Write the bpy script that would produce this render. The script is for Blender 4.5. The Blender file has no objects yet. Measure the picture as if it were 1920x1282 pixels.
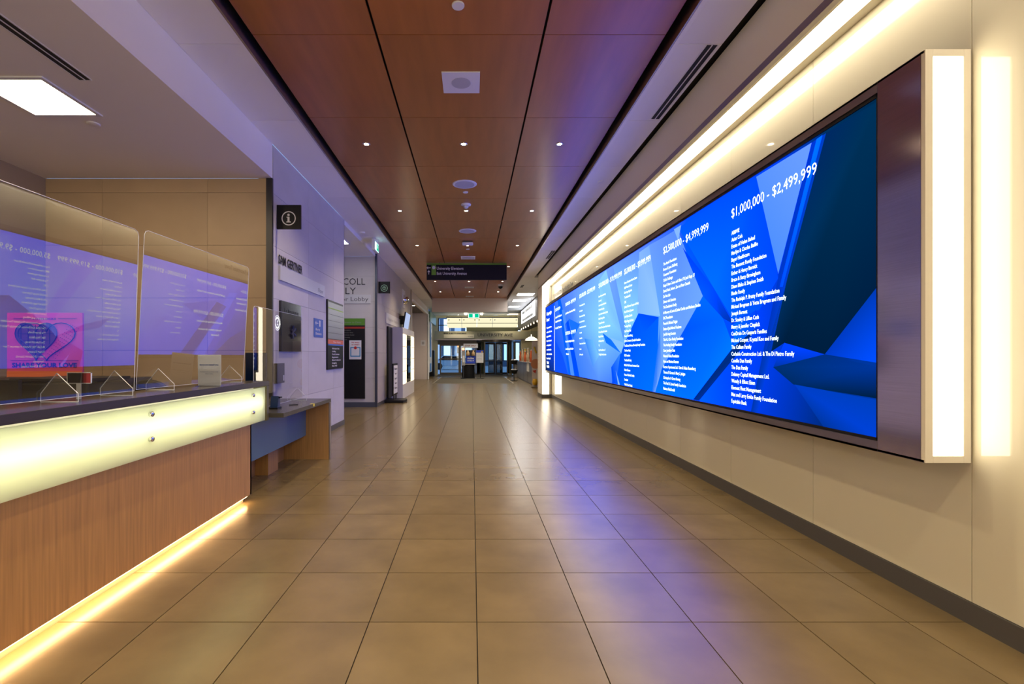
import bpy, math, random
from mathutils import Vector, Matrix
random.seed(7)
S = bpy.context.scene
COL = S.collection

# ------------------------------------------------------------------ camera, world, exposure
CH = 1.49                      # eye height
F = 895.0                      # focal length in pixels of the 1920 px frame
VX, VY = 885.0, 665.0          # where the corridor direction meets the frame
cd = bpy.data.cameras.new('camera'); cam = bpy.data.objects.new('camera', cd); COL.objects.link(cam)
cam.location = (0, 0, CH); cam.rotation_euler = (math.pi/2, 0, 0)
cd.sensor_width = 36.0; cd.lens = 36.0*F/1920.0
cd.shift_x = (960-VX)/1920.0; cd.shift_y = (VY-641)/1920.0
cd.clip_start = 0.05; cd.clip_end = 300
S.camera = cam
w = bpy.data.worlds.new('dusk'); S.world = w; w.use_nodes = True
w.node_tree.nodes['Background'].inputs[0].default_value = (0.16, 0.30, 0.55, 1)
w.node_tree.nodes['Background'].inputs[1].default_value = 1.5
S.view_settings.view_transform = 'Standard'; S.view_settings.look = 'None'
S.view_settings.gamma = 1.0; S.view_settings.use_curve_mapping = False
S.view_settings.exposure = 0.75
cy = S.cycles
cy.use_denoising = True
cy.max_bounces = 8; cy.diffuse_bounces = 6; cy.glossy_bounces = 4; cy.transparent_max_bounces = 12
cy.sample_clamp_indirect = 6.0
cy.caustics_reflective = False; cy.caustics_refractive = False
# fill lamp added behind the camera to lift surfaces that face it
al = bpy.data.lights.new('rear_fill_light', 'AREA'); al.shape = 'RECTANGLE'; al.size = 5.0; al.size_y = 3.4; al.energy = 120; al.color = (1.0, 0.9, 0.78)
ao = bpy.data.objects.new('rear_fill_light', al); COL.objects.link(ao); ao.location = (0, -4.9, 2.3); ao.rotation_euler = (math.pi/2, 0, 0)
# light levels of the place
L_COVE, L_BOX, L_SCREEN, L_SPOT, L_PANEL, L_DESK, L_TOE, L_FARPANEL = 6.6, 4.2, 0.61, 98.0, 14.0, 8.0, 21.0, 17.0
WARM = (1.0, 0.80, 0.52); WARM2 = (1.0, 0.87, 0.66); COOLW = (1.0, 0.96, 0.9)

# ------------------------------------------------------------------ materials
def lin(c):
    return tuple(((v/255.0)/12.92 if v/255.0 <= 0.04045 else ((v/255.0+0.055)/1.055)**2.4) for v in c)
MATS = {}
def mat(name, base, rough=0.5, metal=0.0, coat=0.0, emit=None, es=0.0, spec=0.5, noise=None, bump=0.0, aniso=0.0):
    """principled; noise=(scale xyz, amount, detail) varies the base colour's value"""
    if name in MATS: return MATS[name]
    m = bpy.data.materials.new(name); m.use_nodes = True; nt = m.node_tree; b = nt.nodes['Principled BSDF']
    b.inputs['Base Color'].default_value = (*base, 1); b.inputs['Roughness'].default_value = rough
    b.inputs['Metallic'].default_value = metal; b.inputs['Coat Weight'].default_value = coat
    b.inputs['Coat Roughness'].default_value = 0.04; b.inputs['Specular IOR Level'].default_value = spec
    if aniso: b.inputs['Anisotropic'].default_value = aniso
    if emit: b.inputs['Emission Color'].default_value = (*emit, 1); b.inputs['Emission Strength'].default_value = es
    if noise:
        sc, amt, det = noise
        g = nt.nodes.new('ShaderNodeNewGeometry'); mp = nt.nodes.new('ShaderNodeMapping')
        mp.inputs['Scale'].default_value = sc
        oi = nt.nodes.new('ShaderNodeObjectInfo')
        ad = nt.nodes.new('ShaderNodeVectorMath'); ad.operation = 'MULTIPLY_ADD'
        ad.inputs[1].default_value = (37.0, 23.0, 11.0)
        cx = nt.nodes.new('ShaderNodeCombineXYZ')
        for i in range(3): nt.links.new(oi.outputs['Random'], cx.inputs[i])
        nt.links.new(cx.outputs[0], ad.inputs[0])
        nt.links.new(g.outputs['Position'], mp.inputs['Vector'])
        nt.links.new(mp.outputs[0], ad.inputs[2])
        n = nt.nodes.new('ShaderNodeTexNoise'); n.inputs['Scale'].default_value = 1.0; n.inputs['Detail'].default_value = det
        nt.links.new(ad.outputs[0], n.inputs['Vector'])
        mr = nt.nodes.new('ShaderNodeMapRange'); mr.inputs['From Min'].default_value = 0.3; mr.inputs['From Max'].default_value = 0.7
        mr.inputs['To Min'].default_value = 1-amt; mr.inputs['To Max'].default_value = 1+amt
        nt.links.new(n.outputs['Fac'], mr.inputs['Value'])
        rr = nt.nodes.new('ShaderNodeMapRange'); rr.inputs['To Min'].default_value = 0.95; rr.inputs['To Max'].default_value = 1.05
        nt.links.new(oi.outputs['Random'], rr.inputs['Value'])
        mu = nt.nodes.new('ShaderNodeMath'); mu.operation = 'MULTIPLY'
        nt.links.new(mr.outputs[0], mu.inputs[0]); nt.links.new(rr.outputs[0], mu.inputs[1])
        vm = nt.nodes.new('ShaderNodeVectorMath'); vm.operation = 'SCALE'; vm.inputs[0].default_value = base
        nt.links.new(mu.outputs[0], vm.inputs['Scale']); nt.links.new(vm.outputs[0], b.inputs['Base Color'])
        if bump:
            bp = nt.nodes.new('ShaderNodeBump'); bp.inputs['Strength'].default_value = bump; bp.inputs['Distance'].default_value = 0.002
            nt.links.new(n.outputs['Fac'], bp.inputs['Height']); nt.links.new(bp.outputs[0], b.inputs['Normal'])
    MATS[name] = m; return m
def emis(name, colr, s):
    if name in MATS: return MATS[name]
    m = bpy.data.materials.new(name); m.use_nodes = True; nt = m.node_tree; nt.nodes.clear()
    e = nt.nodes.new('ShaderNodeEmission'); e.inputs[0].default_value = (*colr, 1); e.inputs[1].default_value = s
    o = nt.nodes.new('ShaderNodeOutputMaterial'); nt.links.new(e.outputs[0], o.inputs[0]); MATS[name] = m; return m
def emis_attr(name, s):
    m = bpy.data.materials.new(name); m.use_nodes = True; nt = m.node_tree; nt.nodes.clear()
    a = nt.nodes.new('ShaderNodeAttribute'); a.attribute_name = 'Col'
    e = nt.nodes.new('ShaderNodeEmission'); e.inputs[1].default_value = s
    o = nt.nodes.new('ShaderNodeOutputMaterial'); nt.links.new(a.outputs['Color'], e.inputs[0]); nt.links.new(e.outputs[0], o.inputs[0])
    MATS[name] = m; return m
def sheet_glass(name, tint, refl, ior=1.5, rough=0.0):
    """thin clear sheet: straight see-through plus a mirror share that grows at grazing angles"""
    m = bpy.data.materials.new(name); m.use_nodes = True; nt = m.node_tree; nt.nodes.clear()
    t = nt.nodes.new('ShaderNodeBsdfTransparent'); t.inputs[0].default_value = (*tint, 1)
    g = nt.nodes.new('ShaderNodeBsdfGlossy'); g.inputs['Roughness'].default_value = rough; g.inputs[0].default_value = (1, 1, 1, 1)
    f = nt.nodes.new('ShaderNodeFresnel'); f.inputs['IOR'].default_value = ior
    mr = nt.nodes.new('ShaderNodeMapRange'); mr.inputs['To Min'].default_value = refl; mr.inputs['To Max'].default_value = 1.0
    mx = nt.nodes.new('ShaderNodeMixShader'); o = nt.nodes.new('ShaderNodeOutputMaterial')
    nt.links.new(f.outputs[0], mr.inputs['Value']); nt.links.new(mr.outputs[0], mx.inputs[0])
    nt.links.new(t.outputs[0], mx.inputs[1]); nt.links.new(g.outputs[0], mx.inputs[2]); nt.links.new(mx.outputs[0], o.inputs[0])
    MATS[name] = m; return m
def frosted(name, c):
    m = bpy.data.materials.new(name); m.use_nodes = True; nt = m.node_tree; nt.nodes.clear()
    t = nt.nodes.new('ShaderNodeBsdfTranslucent'); t.inputs[0].default_value = (*c, 1)
    g = nt.nodes.new('ShaderNodeBsdfGlossy'); g.inputs['Roughness'].default_value = 0.15
    d = nt.nodes.new('ShaderNodeBsdfDiffuse'); d.inputs[0].default_value = (*[v*0.8 for v in c], 1)
    a = nt.nodes.new('ShaderNodeMixShader'); a.inputs[0].default_value = 0.25
    b = nt.nodes.new('ShaderNodeMixShader'); b.inputs[0].default_value = 0.04
    o = nt.nodes.new('ShaderNodeOutputMaterial')
    nt.links.new(t.outputs[0], a.inputs[1]); nt.links.new(d.outputs[0], a.inputs[2]); nt.links.new(a.outputs[0], b.inputs[1])
    nt.links.new(g.outputs[0], b.inputs[2]); nt.links.new(b.outputs[0], o.inputs[0]); MATS[name] = m; return m

M_tile = mat('porcelain_floor', (0.172, 0.124, 0.058), 0.27, spec=0.7, noise=((2.6, 2.6, 2.6), 0.16, 6))
M_grout = mat('dark_grout', (0.035, 0.028, 0.02), 0.8)
M_wood = mat('cherry_veneer', (0.37, 0.118, 0.020), 0.45, coat=0.5, spec=0.5, noise=((9, 1.1, 1), 0.10, 5))
M_oak = mat('oak_veneer', (0.42, 0.225, 0.072), 0.45, noise=((60, 60, 2.2), 0.16, 4))
M_wood.node_tree.nodes['Principled BSDF'].inputs['Coat Roughness'].default_value = 0.22
M_black = mat('black_gap', (0.008, 0.008, 0.008), 0.7)
M_white = mat('white_ceiling_panel', (0.88, 0.87, 0.85), 0.55, noise=((1, 1, 1), 0.02, 2))
M_paint = mat('painted_plaster', (0.86, 0.83, 0.80), 0.6)
M_bulk = mat('taupe_plaster', (0.74, 0.66, 0.60), 0.6)
M_gwall = mat('back_painted_glass', (0.70, 0.655, 0.49), 0.5, coat=0.7, spec=0.3)
M_walltile = mat('grey_wall_porcelain', (0.56, 0.54, 0.53), 0.5, noise=((1.5, 1.5, 3), 0.05, 5))
M_tantile = mat('warm_lit_tan_porcelain', (0.50, 0.37, 0.225), 0.5, noise=((2, 2, 2), 0.05, 5))  # wall porcelain with the reception's warm light put into its colour
M_steel = mat('brushed_steel', (0.55, 0.47, 0.44), 0.13, metal=1.0, noise=((3, 3, 160), 0.06, 2))
M_frame = mat('satin_frame', (0.36, 0.32, 0.31), 0.3, metal=1.0)
M_base = mat('grey_baseboard', (0.10, 0.095, 0.09), 0.4, metal=0.3)
M_dark = mat('dark_metal', (0.05, 0.05, 0.055), 0.35, metal=0.6)
M_cream = mat('cream_metal', (0.72, 0.67, 0.55), 0.4)
M_counter = mat('charcoal_solid_surface', (0.05, 0.045, 0.040), 0.25, spec=.35)
M_blk = mat('black_plastic', (0.008, 0.008, 0.009), 0.45, spec=.25)
M_blkg = mat('black_gloss', (0.010, 0.010, 0.012), 0.3, spec=.25)
M_wht = mat('white_plastic', (0.75, 0.75, 0.76), 0.4)
M_grille = mat('speaker_grille', (0.45, 0.45, 0.46), 0.6)
M_paper = mat('paper', (0.8, 0.8, 0.8), 0.6)
M_blueplate = mat('blue_painted_panel', (0.07, 0.16, 0.23), 0.3)
M_chrome = mat('chrome', (0.7, 0.7, 0.7), 0.08, metal=1.0)
M_acr = sheet_glass('clear_acrylic', (0.97, 0.98, 0.98), 0.065, 1.5)
M_acr_edge = mat('acrylic_edge', (0.75, 0.8, 0.85), 0.15, spec=1.0)
M_glass = sheet_glass('door_glass', (0.75, 0.82, 0.82), 0.03)
M_frost = frosted('frosted_glass', (0.92, 0.97, 0.80))
M_gwall.node_tree.nodes['Principled BSDF'].inputs['Coat IOR'].default_value = 2.0
E_cove = emis('cove_diffuser', WARM2, L_COVE); E_box = emis('lightbox_diffuser', WARM2, L_BOX)
E_down = emis('lamp_face', WARM, 30.0); E_panel = emis('ceiling_light_diffuser', WARM, L_PANEL)
E_far = emis('far_light_diffuser', COOLW, L_FARPANEL)

# ------------------------------------------------------------------ mesh building
class MB:
    def __init__(s): s.v = []; s.f = []; s.m = []; s.sm = []; s.cuts = []
    def add(s, vs, fs, mi=0, smooth=False):
        o = len(s.v); s.v += [Vector(v) for v in vs]
        for f in fs: s.f.append([i+o for i in f]); s.m.append(mi); s.sm.append(smooth)
        return s
    def box(s, x0, x1, y0, y1, z0, z1, mi=0):
        return s.add([(x0,y0,z0),(x1,y0,z0),(x1,y1,z0),(x0,y1,z0),(x0,y0,z1),(x1,y0,z1),(x1,y1,z1),(x0,y1,z1)],
                     [(0,3,2,1),(4,5,6,7),(0,1,5,4),(1,2,6,5),(2,3,7,6),(3,0,4,7)], mi)
    def prism(s, poly, d, mi=0):
        """poly: list of 3D points, extruded by vector d"""
        n = len(poly); d = Vector(d); vs = [Vector(p) for p in poly] + [Vector(p)+d for p in poly]
        nn = Vector((0,0,0))
        for i in range(n): nn += Vector(poly[i]).cross(Vector(poly[(i+1) % n]))
        a, b = list(range(n)), list(range(n, 2*n))
        if nn.dot(d) > 0: fs = [a[::-1], b] + [(i, (i+1) % n, n+(i+1) % n, n+i) for i in range(n)]
        else: fs = [a, b[::-1]] + [((i+1) % n, i, n+i, n+(i+1) % n) for i in range(n)]
        return s.add(vs, fs, mi)
    def cyl(s, p0, p1, r0, r1=None, n=20, mi=0, cap=True):
        r1 = r0 if r1 is None else r1; p0, p1 = Vector(p0), Vector(p1); ax = (p1-p0).normalized()
        u = ax.orthogonal().normalized(); v = ax.cross(u)
        vs = []
        for p, r in ((p0, r0), (p1, r1)):
            for i in range(n):
                t = 2*math.pi*i/n; vs.append(p + u*math.cos(t)*r + v*math.sin(t)*r)
        s.add(vs, [(i, (i+1) % n, n+(i+1) % n, n+i) for i in range(n)], mi, True)
        if cap: s.add(vs[:n], [list(range(n))[::-1]], mi); s.add(vs[n:], [list(range(n))], mi)
        return s
    def lathe(s, prof, c, n=24, mi=0, axis=(0,0,1)):
        """prof: (radius, height) list along axis from c"""
        ax = Vector(axis).normalized(); u = ax.orthogonal().normalized(); v = ax.cross(u); c = Vector(c)
        vs = []; k = len(prof)
        for r, h in prof:
            for i in range(n):
                t = 2*math.pi*i/n; vs.append(c + ax*h + u*math.cos(t)*max(r, 1e-4) + v*math.sin(t)*max(r, 1e-4))
        return s.add(vs, [(j*n+i, j*n+(i+1) % n, (j+1)*n+(i+1) % n, (j+1)*n+i) for j in range(k-1) for i in range(n)], mi, True)
    def tube(s, pts, r, n=8, mi=0):
        for a, b in zip(pts[:-1], pts[1:]): s.cyl(a, b, r, n=n, mi=mi)
        return s
def rootloc(p):
    while p is not None and p.parent is not None: p = p.parent
    return Vector(p.location) if p is not None else Vector((0, 0, 0))
def obj(name, mb, mats, parent=None, bev=0.0, loc=None, kind=None, label=None):
    """links one mesh; its vertices are given in world space"""
    if len(mb.cuts) > 1:            # several lines of writing: one part for each
        ends = mb.cuts[1:]+[len(mb.f)]; st = 0; last = None
        for en in ends:
            q_ = MB(); mp_ = {}
            for i in range(st, en):
                q_.f.append([mp_.setdefault(k, len(mp_)) for k in mb.f[i]]); q_.m.append(mb.m[i]); q_.sm.append(mb.sm[i])
            q_.v = [mb.v[k] for k in mp_]
            last = obj(name, q_, mats, parent, bev, loc, kind, label); st = en
        return last
    if not isinstance(mats, (list, tuple)): mats = [mats]
    o0 = rootloc(parent) if parent is not None else Vector(loc or (0, 0, 0))
    me = bpy.data.meshes.new(name)
    me.from_pydata([tuple(v-o0) for v in mb.v], [], mb.f)
    for m in mats: me.materials.append(m)
    for p, i, sm in zip(me.polygons, mb.m, mb.sm): p.material_index = i; p.use_smooth = sm
    me.update()
    o = bpy.data.objects.new(name, me); COL.objects.link(o)
    if parent is not None: o.parent = parent
    else: o.location = o0
    if bev:
        b = o.modifiers.new('bevel', 'BEVEL'); b.width = bev; b.segments = 2; b.limit_method = 'ANGLE'
    if kind: o['kind'] = kind
    if label: o['label'] = label
    return o
def thing(name, label, cat, loc, group=None):
    o = bpy.data.objects.new(name, None); COL.objects.link(o); o.location = loc; o.empty_display_size = 0.1
    o['label'] = label; o['category'] = cat
    if group: o['group'] = group
    return o
def struct(name, mb, m, **k): return obj(name, mb, m, kind='structure', **k)
def dup(root, loc, label=None):
    r = root.copy(); COL.objects.link(r); r.location = loc
    if label: r['label'] = label
    for ch in list(root.children):
        c = ch.copy(); COL.objects.link(c); c.parent = r
        for g in list(ch.children):
            d = g.copy(); COL.objects.link(d); d.parent = c
    return r
AX = {'+x': (Vector((0,1,0)), Vector((1,0,0))),    # text read by someone looking towards -x: runs towards +y
      '-x': (Vector((0,-1,0)), Vector((-1,0,0))),
      '-y': (Vector((1,0,0)), Vector((0,-1,0))),
      '-z': (Vector((1,0,0)), Vector((0,0,-1)))}
TC = {}
def text_mesh(body, bold=0.0):
    """vertices and faces of a line of text, size 1"""
    k = (body, bold)
    if k not in TC:
        c = bpy.data.curves.new('t', 'FONT'); c.body = body; c.size = 1.0; c.resolution_u = 2; c.offset = bold
        o = bpy.data.objects.new('t', c); COL.objects.link(o)
        dg = bpy.context.evaluated_depsgraph_get(); me = bpy.data.meshes.new_from_object(o.evaluated_get(dg))
        vs = [tuple(v.co) for v in me.vertices]; fs = [tuple(p.vertices) for p in me.polygons]
        bpy.data.objects.remove(o); bpy.data.curves.remove(c); bpy.data.meshes.remove(me)
        TC[k] = (vs, fs)
    return TC[k]
def letter(mb, body, face, pos, h, width=None, align='L', bold=0.0, lift=0.002, mi=0, up=(0,0,1), xs=1.0):
    """adds text to mb: face = direction it looks, pos = baseline start, h = capital height, width = fit to this length"""
    u, n = AX[face]; v = Vector(up); pos = Vector(pos)
    vs, fs = text_mesh(body, bold)
    if not vs: return
    xsr = [a[0] for a in vs]; x0, x1 = min(xsr), max(xsr); sc = h/0.70; sx = sc*xs
    if width: sx = width/(x1-x0)
    mb.cuts.append(len(mb.f)); L = (x1-x0)*sx; off = 0 if align == 'L' else (-L/2 if align == 'C' else -L)
    mb.add([pos + u*((a[0]-x0)*sx+off) + v*(a[1]*sc) + n*lift for a in vs], fs, mi)
def px(p, X=None, Y=None, Z=None):
    """point of the place seen at picture point p, on the plane X=, Y= or Z="""
    dx, dz = (p[0]-VX)/F, (VY-p[1])/F
    if Y is None: Y = X/dx if X is not None else (Z-CH)/dz
    return Vector((dx*Y, Y, CH+dz*Y))

# ================================================================== ROOM
YB = -5.0
XR, XL, XI = 2.76, -5.88, -2.75          # right wall, reception left wall, face of the sign wall
ZS = 4.39                                 # side ceilings
ZW = 4.50                                 # wood ceiling

# ---- floor: dark bed, tiles near the camera one by one, the rest joined
fl = struct('floor', MB().box(-7.2, 5.2, YB, 37.4, -0.12, -0.012), M_grout)
TS = 0.6; TX0 = 0.027; TY0 = 2.662; g = 0.0030
def tile_mb(x0, x1, y0, y1, mb=None):
    mb = mb or MB(); c = 0.0001
    a = [(x0+g, y0+g), (x1-g, y0+g), (x1-g, y1-g), (x0+g, y1-g)]
    b = [(x0+g+c, y0+g+c), (x1-g-c, y0+g+c), (x1-g-c, y1-g-c), (x0+g+c, y1-g-c)]
    vs = [(p[0], p[1], -0.011) for p in a] + [(p[0], p[1], -c) for p in a] + [(p[0], p[1], 0) for p in b]
    fs = [(8, 9, 10, 11)] + [(i, (i+1) % 4, 4+(i+1) % 4, 4+i) for i in range(4)] + [(4+i, 4+(i+1) % 4, 8+(i+1) % 4, 8+i) for i in range(4)]
    mb.add(vs, fs); return mb
rest = MB(); tm = None
for j in range(-12, 57):
    y0 = TY0 + TS*(j-1)
    for i in range(-12, 8):
        x0 = TX0 + TS*i; x1 = min(x0+TS, XR if y0 < 17.4 else 5.1)
        if x1 - x0 < 0.02: continue
        if 1.2 < y0 < 11.0 and -3.1 < x0 < XR:
            if abs(x1-x0-TS) < 1e-6:
                if tm is None: tm = obj('tile', tile_mb(0, TS, 0, TS), M_tile, fl); o = tm
                else: o = tm.copy(); COL.objects.link(o)
                o.location = (x0, y0, 0)
            else: obj('tile', tile_mb(x0, x1, y0, y0+TS), M_tile, fl)
        else: tile_mb(x0, x1, y0, y0+TS, rest)
obj('tile_field', rest, M_tile, fl, kind='stuff')

# ---- wooden centre ceiling: separate veneer panels under a black void
ce = struct('ceiling', MB().box(-2.12, 1.87, YB, 25.5, ZW+0.10, ZW+0.16), M_black)
xcuts = [(-2.065, -0.912), (-0.888, 0.661), (0.685, 1.822)]
pm = {}
for k in range(-6, 14):
    y0 = 4.49 + 1.568*k; y1 = min(y0+1.568, 25.4)
    for c, (a, b) in enumerate(xcuts):
        key = (c, round(y1-y0, 3))
        if key not in pm:
            o = obj('panel', MB().box(a, b, 0.004, y1-y0-0.004, ZW, ZW+0.02), M_wood, ce); pm[key] = o
        else: o = pm[key].copy(); COL.objects.link(o)
        o.location = (0, y0, 0)
# fascias either side of the wooden ceiling
struct('trim_1', MB().box(-2.135, -2.115, YB, 25.4, ZS, 4.60), M_frame)
struct('trim_2', MB().box(1.87, 1.885, YB, 25.4, ZS, 4.60), M_frame)
struct('trim_3', MB().box(-2.165, -2.135, YB, 25.4, ZS-0.004, ZS+0.05), M_white)
struct('trim_4', MB().box(1.885, 1.925, YB, 25.4, ZS-0.004, ZS+0.05), M_white)
# white side ceilings
def side_ceiling(x0, x1, ya, yb, name):
    c = struct(name, MB().box(x0, x1, ya, yb, ZS+0.022, ZS+0.08), M_black); m0 = None
    k = math.floor((ya-4.454)/1.457)
    while 4.454+1.457*k < yb:
        a, b = max(ya, 4.454+1.457*k), min(yb, 4.454+1.457*(k+1))
        if abs(b-a-1.457) < 1e-6:
            if m0 is None: m0 = obj('panel', MB().box(x0+.003, x1-.003, .003, 1.454, ZS, ZS+.02), M_white, c); o = m0
            else: o = m0.copy(); COL.objects.link(o)
            o.location = (0, a, 0)
        elif b-a > .02: obj('panel', MB().box(x0+.003, x1-.003, a+.003, b-.003, ZS, ZS+.02), M_white, c)
        k += 1
    return c
side_ceiling(-2.75, -2.165, YB, 35.0, 'ceiling_left')
side_ceiling(1.925, 2.34, YB, 17.9, 'ceiling_right')
struct('ceiling_storefront', MB().box(1.925, 5.1, 17.9, 35.0, ZS, ZS+.08), M_white)
struct('ceiling_entrance', MB().box(-2.165, 1.925, 25.6, 35.0, ZS, ZS+.08), M_white)
struct('ceiling_lift_lobby', MB().box(-7.1, -2.75, 10.26, 13.6, 4.29, 4.5), M_white)
struct('trim_5', MB().box(-2.135, 1.885, 25.4, 25.6, 3.77, 4.6).box(-2.135, 1.885, 25.38, 25.4, 4.02, 4.6), M_bulk)

# ---- right wall: back-painted glass sheets, cove soffit, pilaster
wr = struct('wall_right', MB().box(XR+.01, XR+.2, YB, 17.5, 0, 4.6), M_black)
yy = 2.636-1.225*7; gm = None
while yy < 16.4:
    b = min(yy+1.225, 16.5)
    if abs(b-yy-1.225) < 1e-6:
        if gm is None: gm = obj('glass_sheet', MB().box(XR, XR+.012, .002, 1.223, .125, 3.87), M_gwall, wr); o = gm
        else: o = gm.copy(); COL.objects.link(o)
        o.location = (0, yy, 0)
    else: obj('glass_sheet', MB().box(XR, XR+.012, yy+.002, b-.002, .125, 3.87), M_gwall, wr)
    yy = b
struct('baseboard_right', MB().box(XR-.012, XR+.02, YB, 16.5, 0, .122), M_base)
struct('trim_6', MB().box(2.43, 2.45, YB, 17.5, 3.93, 4.36).box(2.43, XR+.1, YB, 17.5, 4.36, 4.42), M_paint)
struct('trim_21', MB().box(2.30, 2.9, YB, 17.9, 4.47, 4.52), M_black)     # unseen black box added to stop sky light in the ceiling slot
struct('trim_7', MB().box(2.425, 2.47, YB, 17.5, 3.865, 3.93), M_frame)
struct('trim_8', MB().box(2.47, 2.50, YB, 16.5, 3.87, 3.93).box(2.68, XR+.01, YB, 16.5, 3.87, 3.93), M_cream)
cv = thing('cove_light', 'long warm white light strip recessed under the soffit above the donor screen', 'light', (2.59, 6, 3.9))
obj('diffuser', MB().box(2.50, 2.68, YB, 16.5, 3.885, 3.90), E_cove, cv)
obj('housing', MB().box(2.50, 2.68, YB, 16.5, 3.90, 3.97), M_cream, cv)
struct('trim_9', MB().box(2.41, XR, 16.52, 17.5, .125, 3.865), M_paint)                                       # pilaster
struct('baseboard_pilaster', MB().box(2.405, XR+.01, 16.5, 17.505, 0, .125), M_base)
vl = thing('vertical_lightbox', 'tall glowing warm strip on the pilaster at the far end of the screen', 'light', (2.52, 16.5, .13))
obj('rim', MB().box(2.41, 2.425, 16.47, 16.52, .13, 3.86).box(2.66, 2.70, 16.47, 16.52, .13, 3.86), M_cream, vl)
obj('diffuser', MB().box(2.425, 2.66, 16.495, 16.52, .13, 3.86), emis('pilaster_diffuser', WARM2, 3.2), vl)
t = thing('pilaster_lettering', 'narrow columns of dark lettering on the corridor side of the lit pilaster', 'lettering', (2.405, 17, 1.5))
mb = MB()
for q, s in enumerate(['WITH GRATITUDE TO ALL OUR DONORS', 'YOUR GIFTS BUILD BETTER CARE']):
    zz = 2.42
    for word in range(22):
        letter(mb, random.choice(['Giving', 'Family', 'Health', 'Donors', 'Caring', 'Thanks', 'Sinai']), '-x', (2.41, 17.38-.02*q, zz-1.25*q), .035, lift=.003)
        zz -= .055
obj('lettering', mb, M_dark, t)

# ---- left: reception alcove
struct('ceiling_reception', MB().box(XL, XI-.06, YB, 6.58, 3.92, 3.98), M_paint)
struct('trim_10', MB().box(XI-.06, XI, YB, 6.58, 3.92, ZS+.02), M_paint)
def tiled_wall(name, axis, c, a0, a1, z0, z1, aseam, m, outward, thick=.15):
    """wall of large porcelain tiles; axis 'x' spans x at y=c, 'y' spans y at x=c; outward=+1/-1 side that is seen"""
    back = sorted((c-outward*.012, c-outward*thick))
    W = MB().box(a0, a1, *back, z0, z1) if axis == 'x' else MB().box(*back, a0, a1, z0, z1)
    st = struct(name, W, M_black)
    zs = sorted({z0, z1, *[z for z in (.10, .825, 1.55, 2.275, 3.0, 3.725) if z0 < z < z1]})
    As = sorted({a0, a1, *[aseam+1.45*k for k in range(-12, 12) if a0+.01 < aseam+1.45*k < a1-.01]})
    f = sorted((c, c-outward*.012))
    for p, q in zip(zs[:-1], zs[1:]):
        for r, s in zip(As[:-1], As[1:]):
            e = .0018
            B = MB().box(r+e, s-e, *f, p+e, q-e) if axis == 'x' else MB().box(*f, r+e, s-e, p+e, q-e)
            obj('tile', B, m, st)
    return st
tiled_wall('wall_reception_back', 'x', 6.58, XL, -2.83, 0, 3.92, -3.646, M_tantile, -1)
struct('wall_reception_left', MB().box(XL-.15, XL, YB, 6.6, 0, 3.98), mat('taupe_wall', (0.36, 0.29, 0.22), .6))
struct('wall_back', MB().box(XL-.15, 3.0, YB-.15, YB, 0, 4.7), mat('back_wall_paint', (0.35, 0.30, 0.25), .6))
struct('trim_11', MB().box(-2.83, XI+.004, 6.56, 6.60, 0, 3.92), M_dark)
tiled_wall('wall_left', 'y', XI, 6.60, 10.26, .10, ZS, 8.03, M_walltile, 1, .2)
struct('trim_12', MB().box(XI-.2, XI+.003, 10.25, 10.265, 0, ZS), M_frame)
struct('baseboard_left', MB().box(XI-.02, XI+.012, 6.6, 10.27, 0, .10), M_base)
# lift lobby corridor
tiled_wall('wall_lift_lobby', 'x', 13.6, -7.1, -2.72, .14, 4.29, -3.9, M_walltile, -1)
struct('baseboard_lift_lobby', MB().box(-7.1, -2.72, 13.58, 13.62, 0, .14), mat('blue_grey_base', (0.07, 0.08, 0.11), .4))
struct('wall_lift_lobby_end', MB().box(-7.25, -7.1, 10.2, 13.7, 0, 4.5), M_paint)
struct('wall_lift_lobby_near', MB().box(-7.1, -2.96, 10.1, 10.26, 0, 4.5), M_paint)
struct('trim_13', MB().box(-2.76, -2.70, 13.57, 13.64, 0, ZS), mat('blue_grey_corner', (0.06, 0.07, 0.11), .35, metal=.5))
tiled_wall('wall_left_far', 'y', -2.72, 13.64, 21.2, .10, ZS, 15.0, mat('warm_wall_porcelain', (0.50, 0.45, 0.40), .5, noise=((1.5, 1.5, 3), .05, 5)), 1)
struct('baseboard_left_far', MB().box(-2.74, -2.708, 13.64, 21.2, 0, .10), M_base)
struct('trim_14', MB().box(-2.74, -2.70, 21.18, 21.26, 0, ZS), M_dark)
# portal opening
struct('wall_portal', MB().box(-2.9, -2.72, 21.26, 21.7, 0, ZS).box(-2.9, -2.72, 21.7, 29.6, 4.0, ZS).box(-3.7, -2.70, 29.0, 29.6, 0, 4.4), M_bulk)
struct('trim_15', MB().box(-2.74, -2.66, 21.7, 29.0, 3.92, 4.02).box(-2.72, -2.66, 29.0, 29.62, 0, 4.0), M_white)
struct('ceiling_portal', MB().box(-3.7, -2.74, 21.5, 29.0, 4.02, 4.1), mat('dark_taupe', (0.12, 0.105, 0.09), .6))
struct('wall_portal_back', MB().box(-3.85, -3.7, 21.3, 29.6, 0, 4.1), M_bulk)
struct('wall_left_end', MB().box(-3.5, -3.3, 29.6, 36, 0, 4.5), mat('olive_wall', (0.22, 0.23, 0.12), .6))

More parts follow.
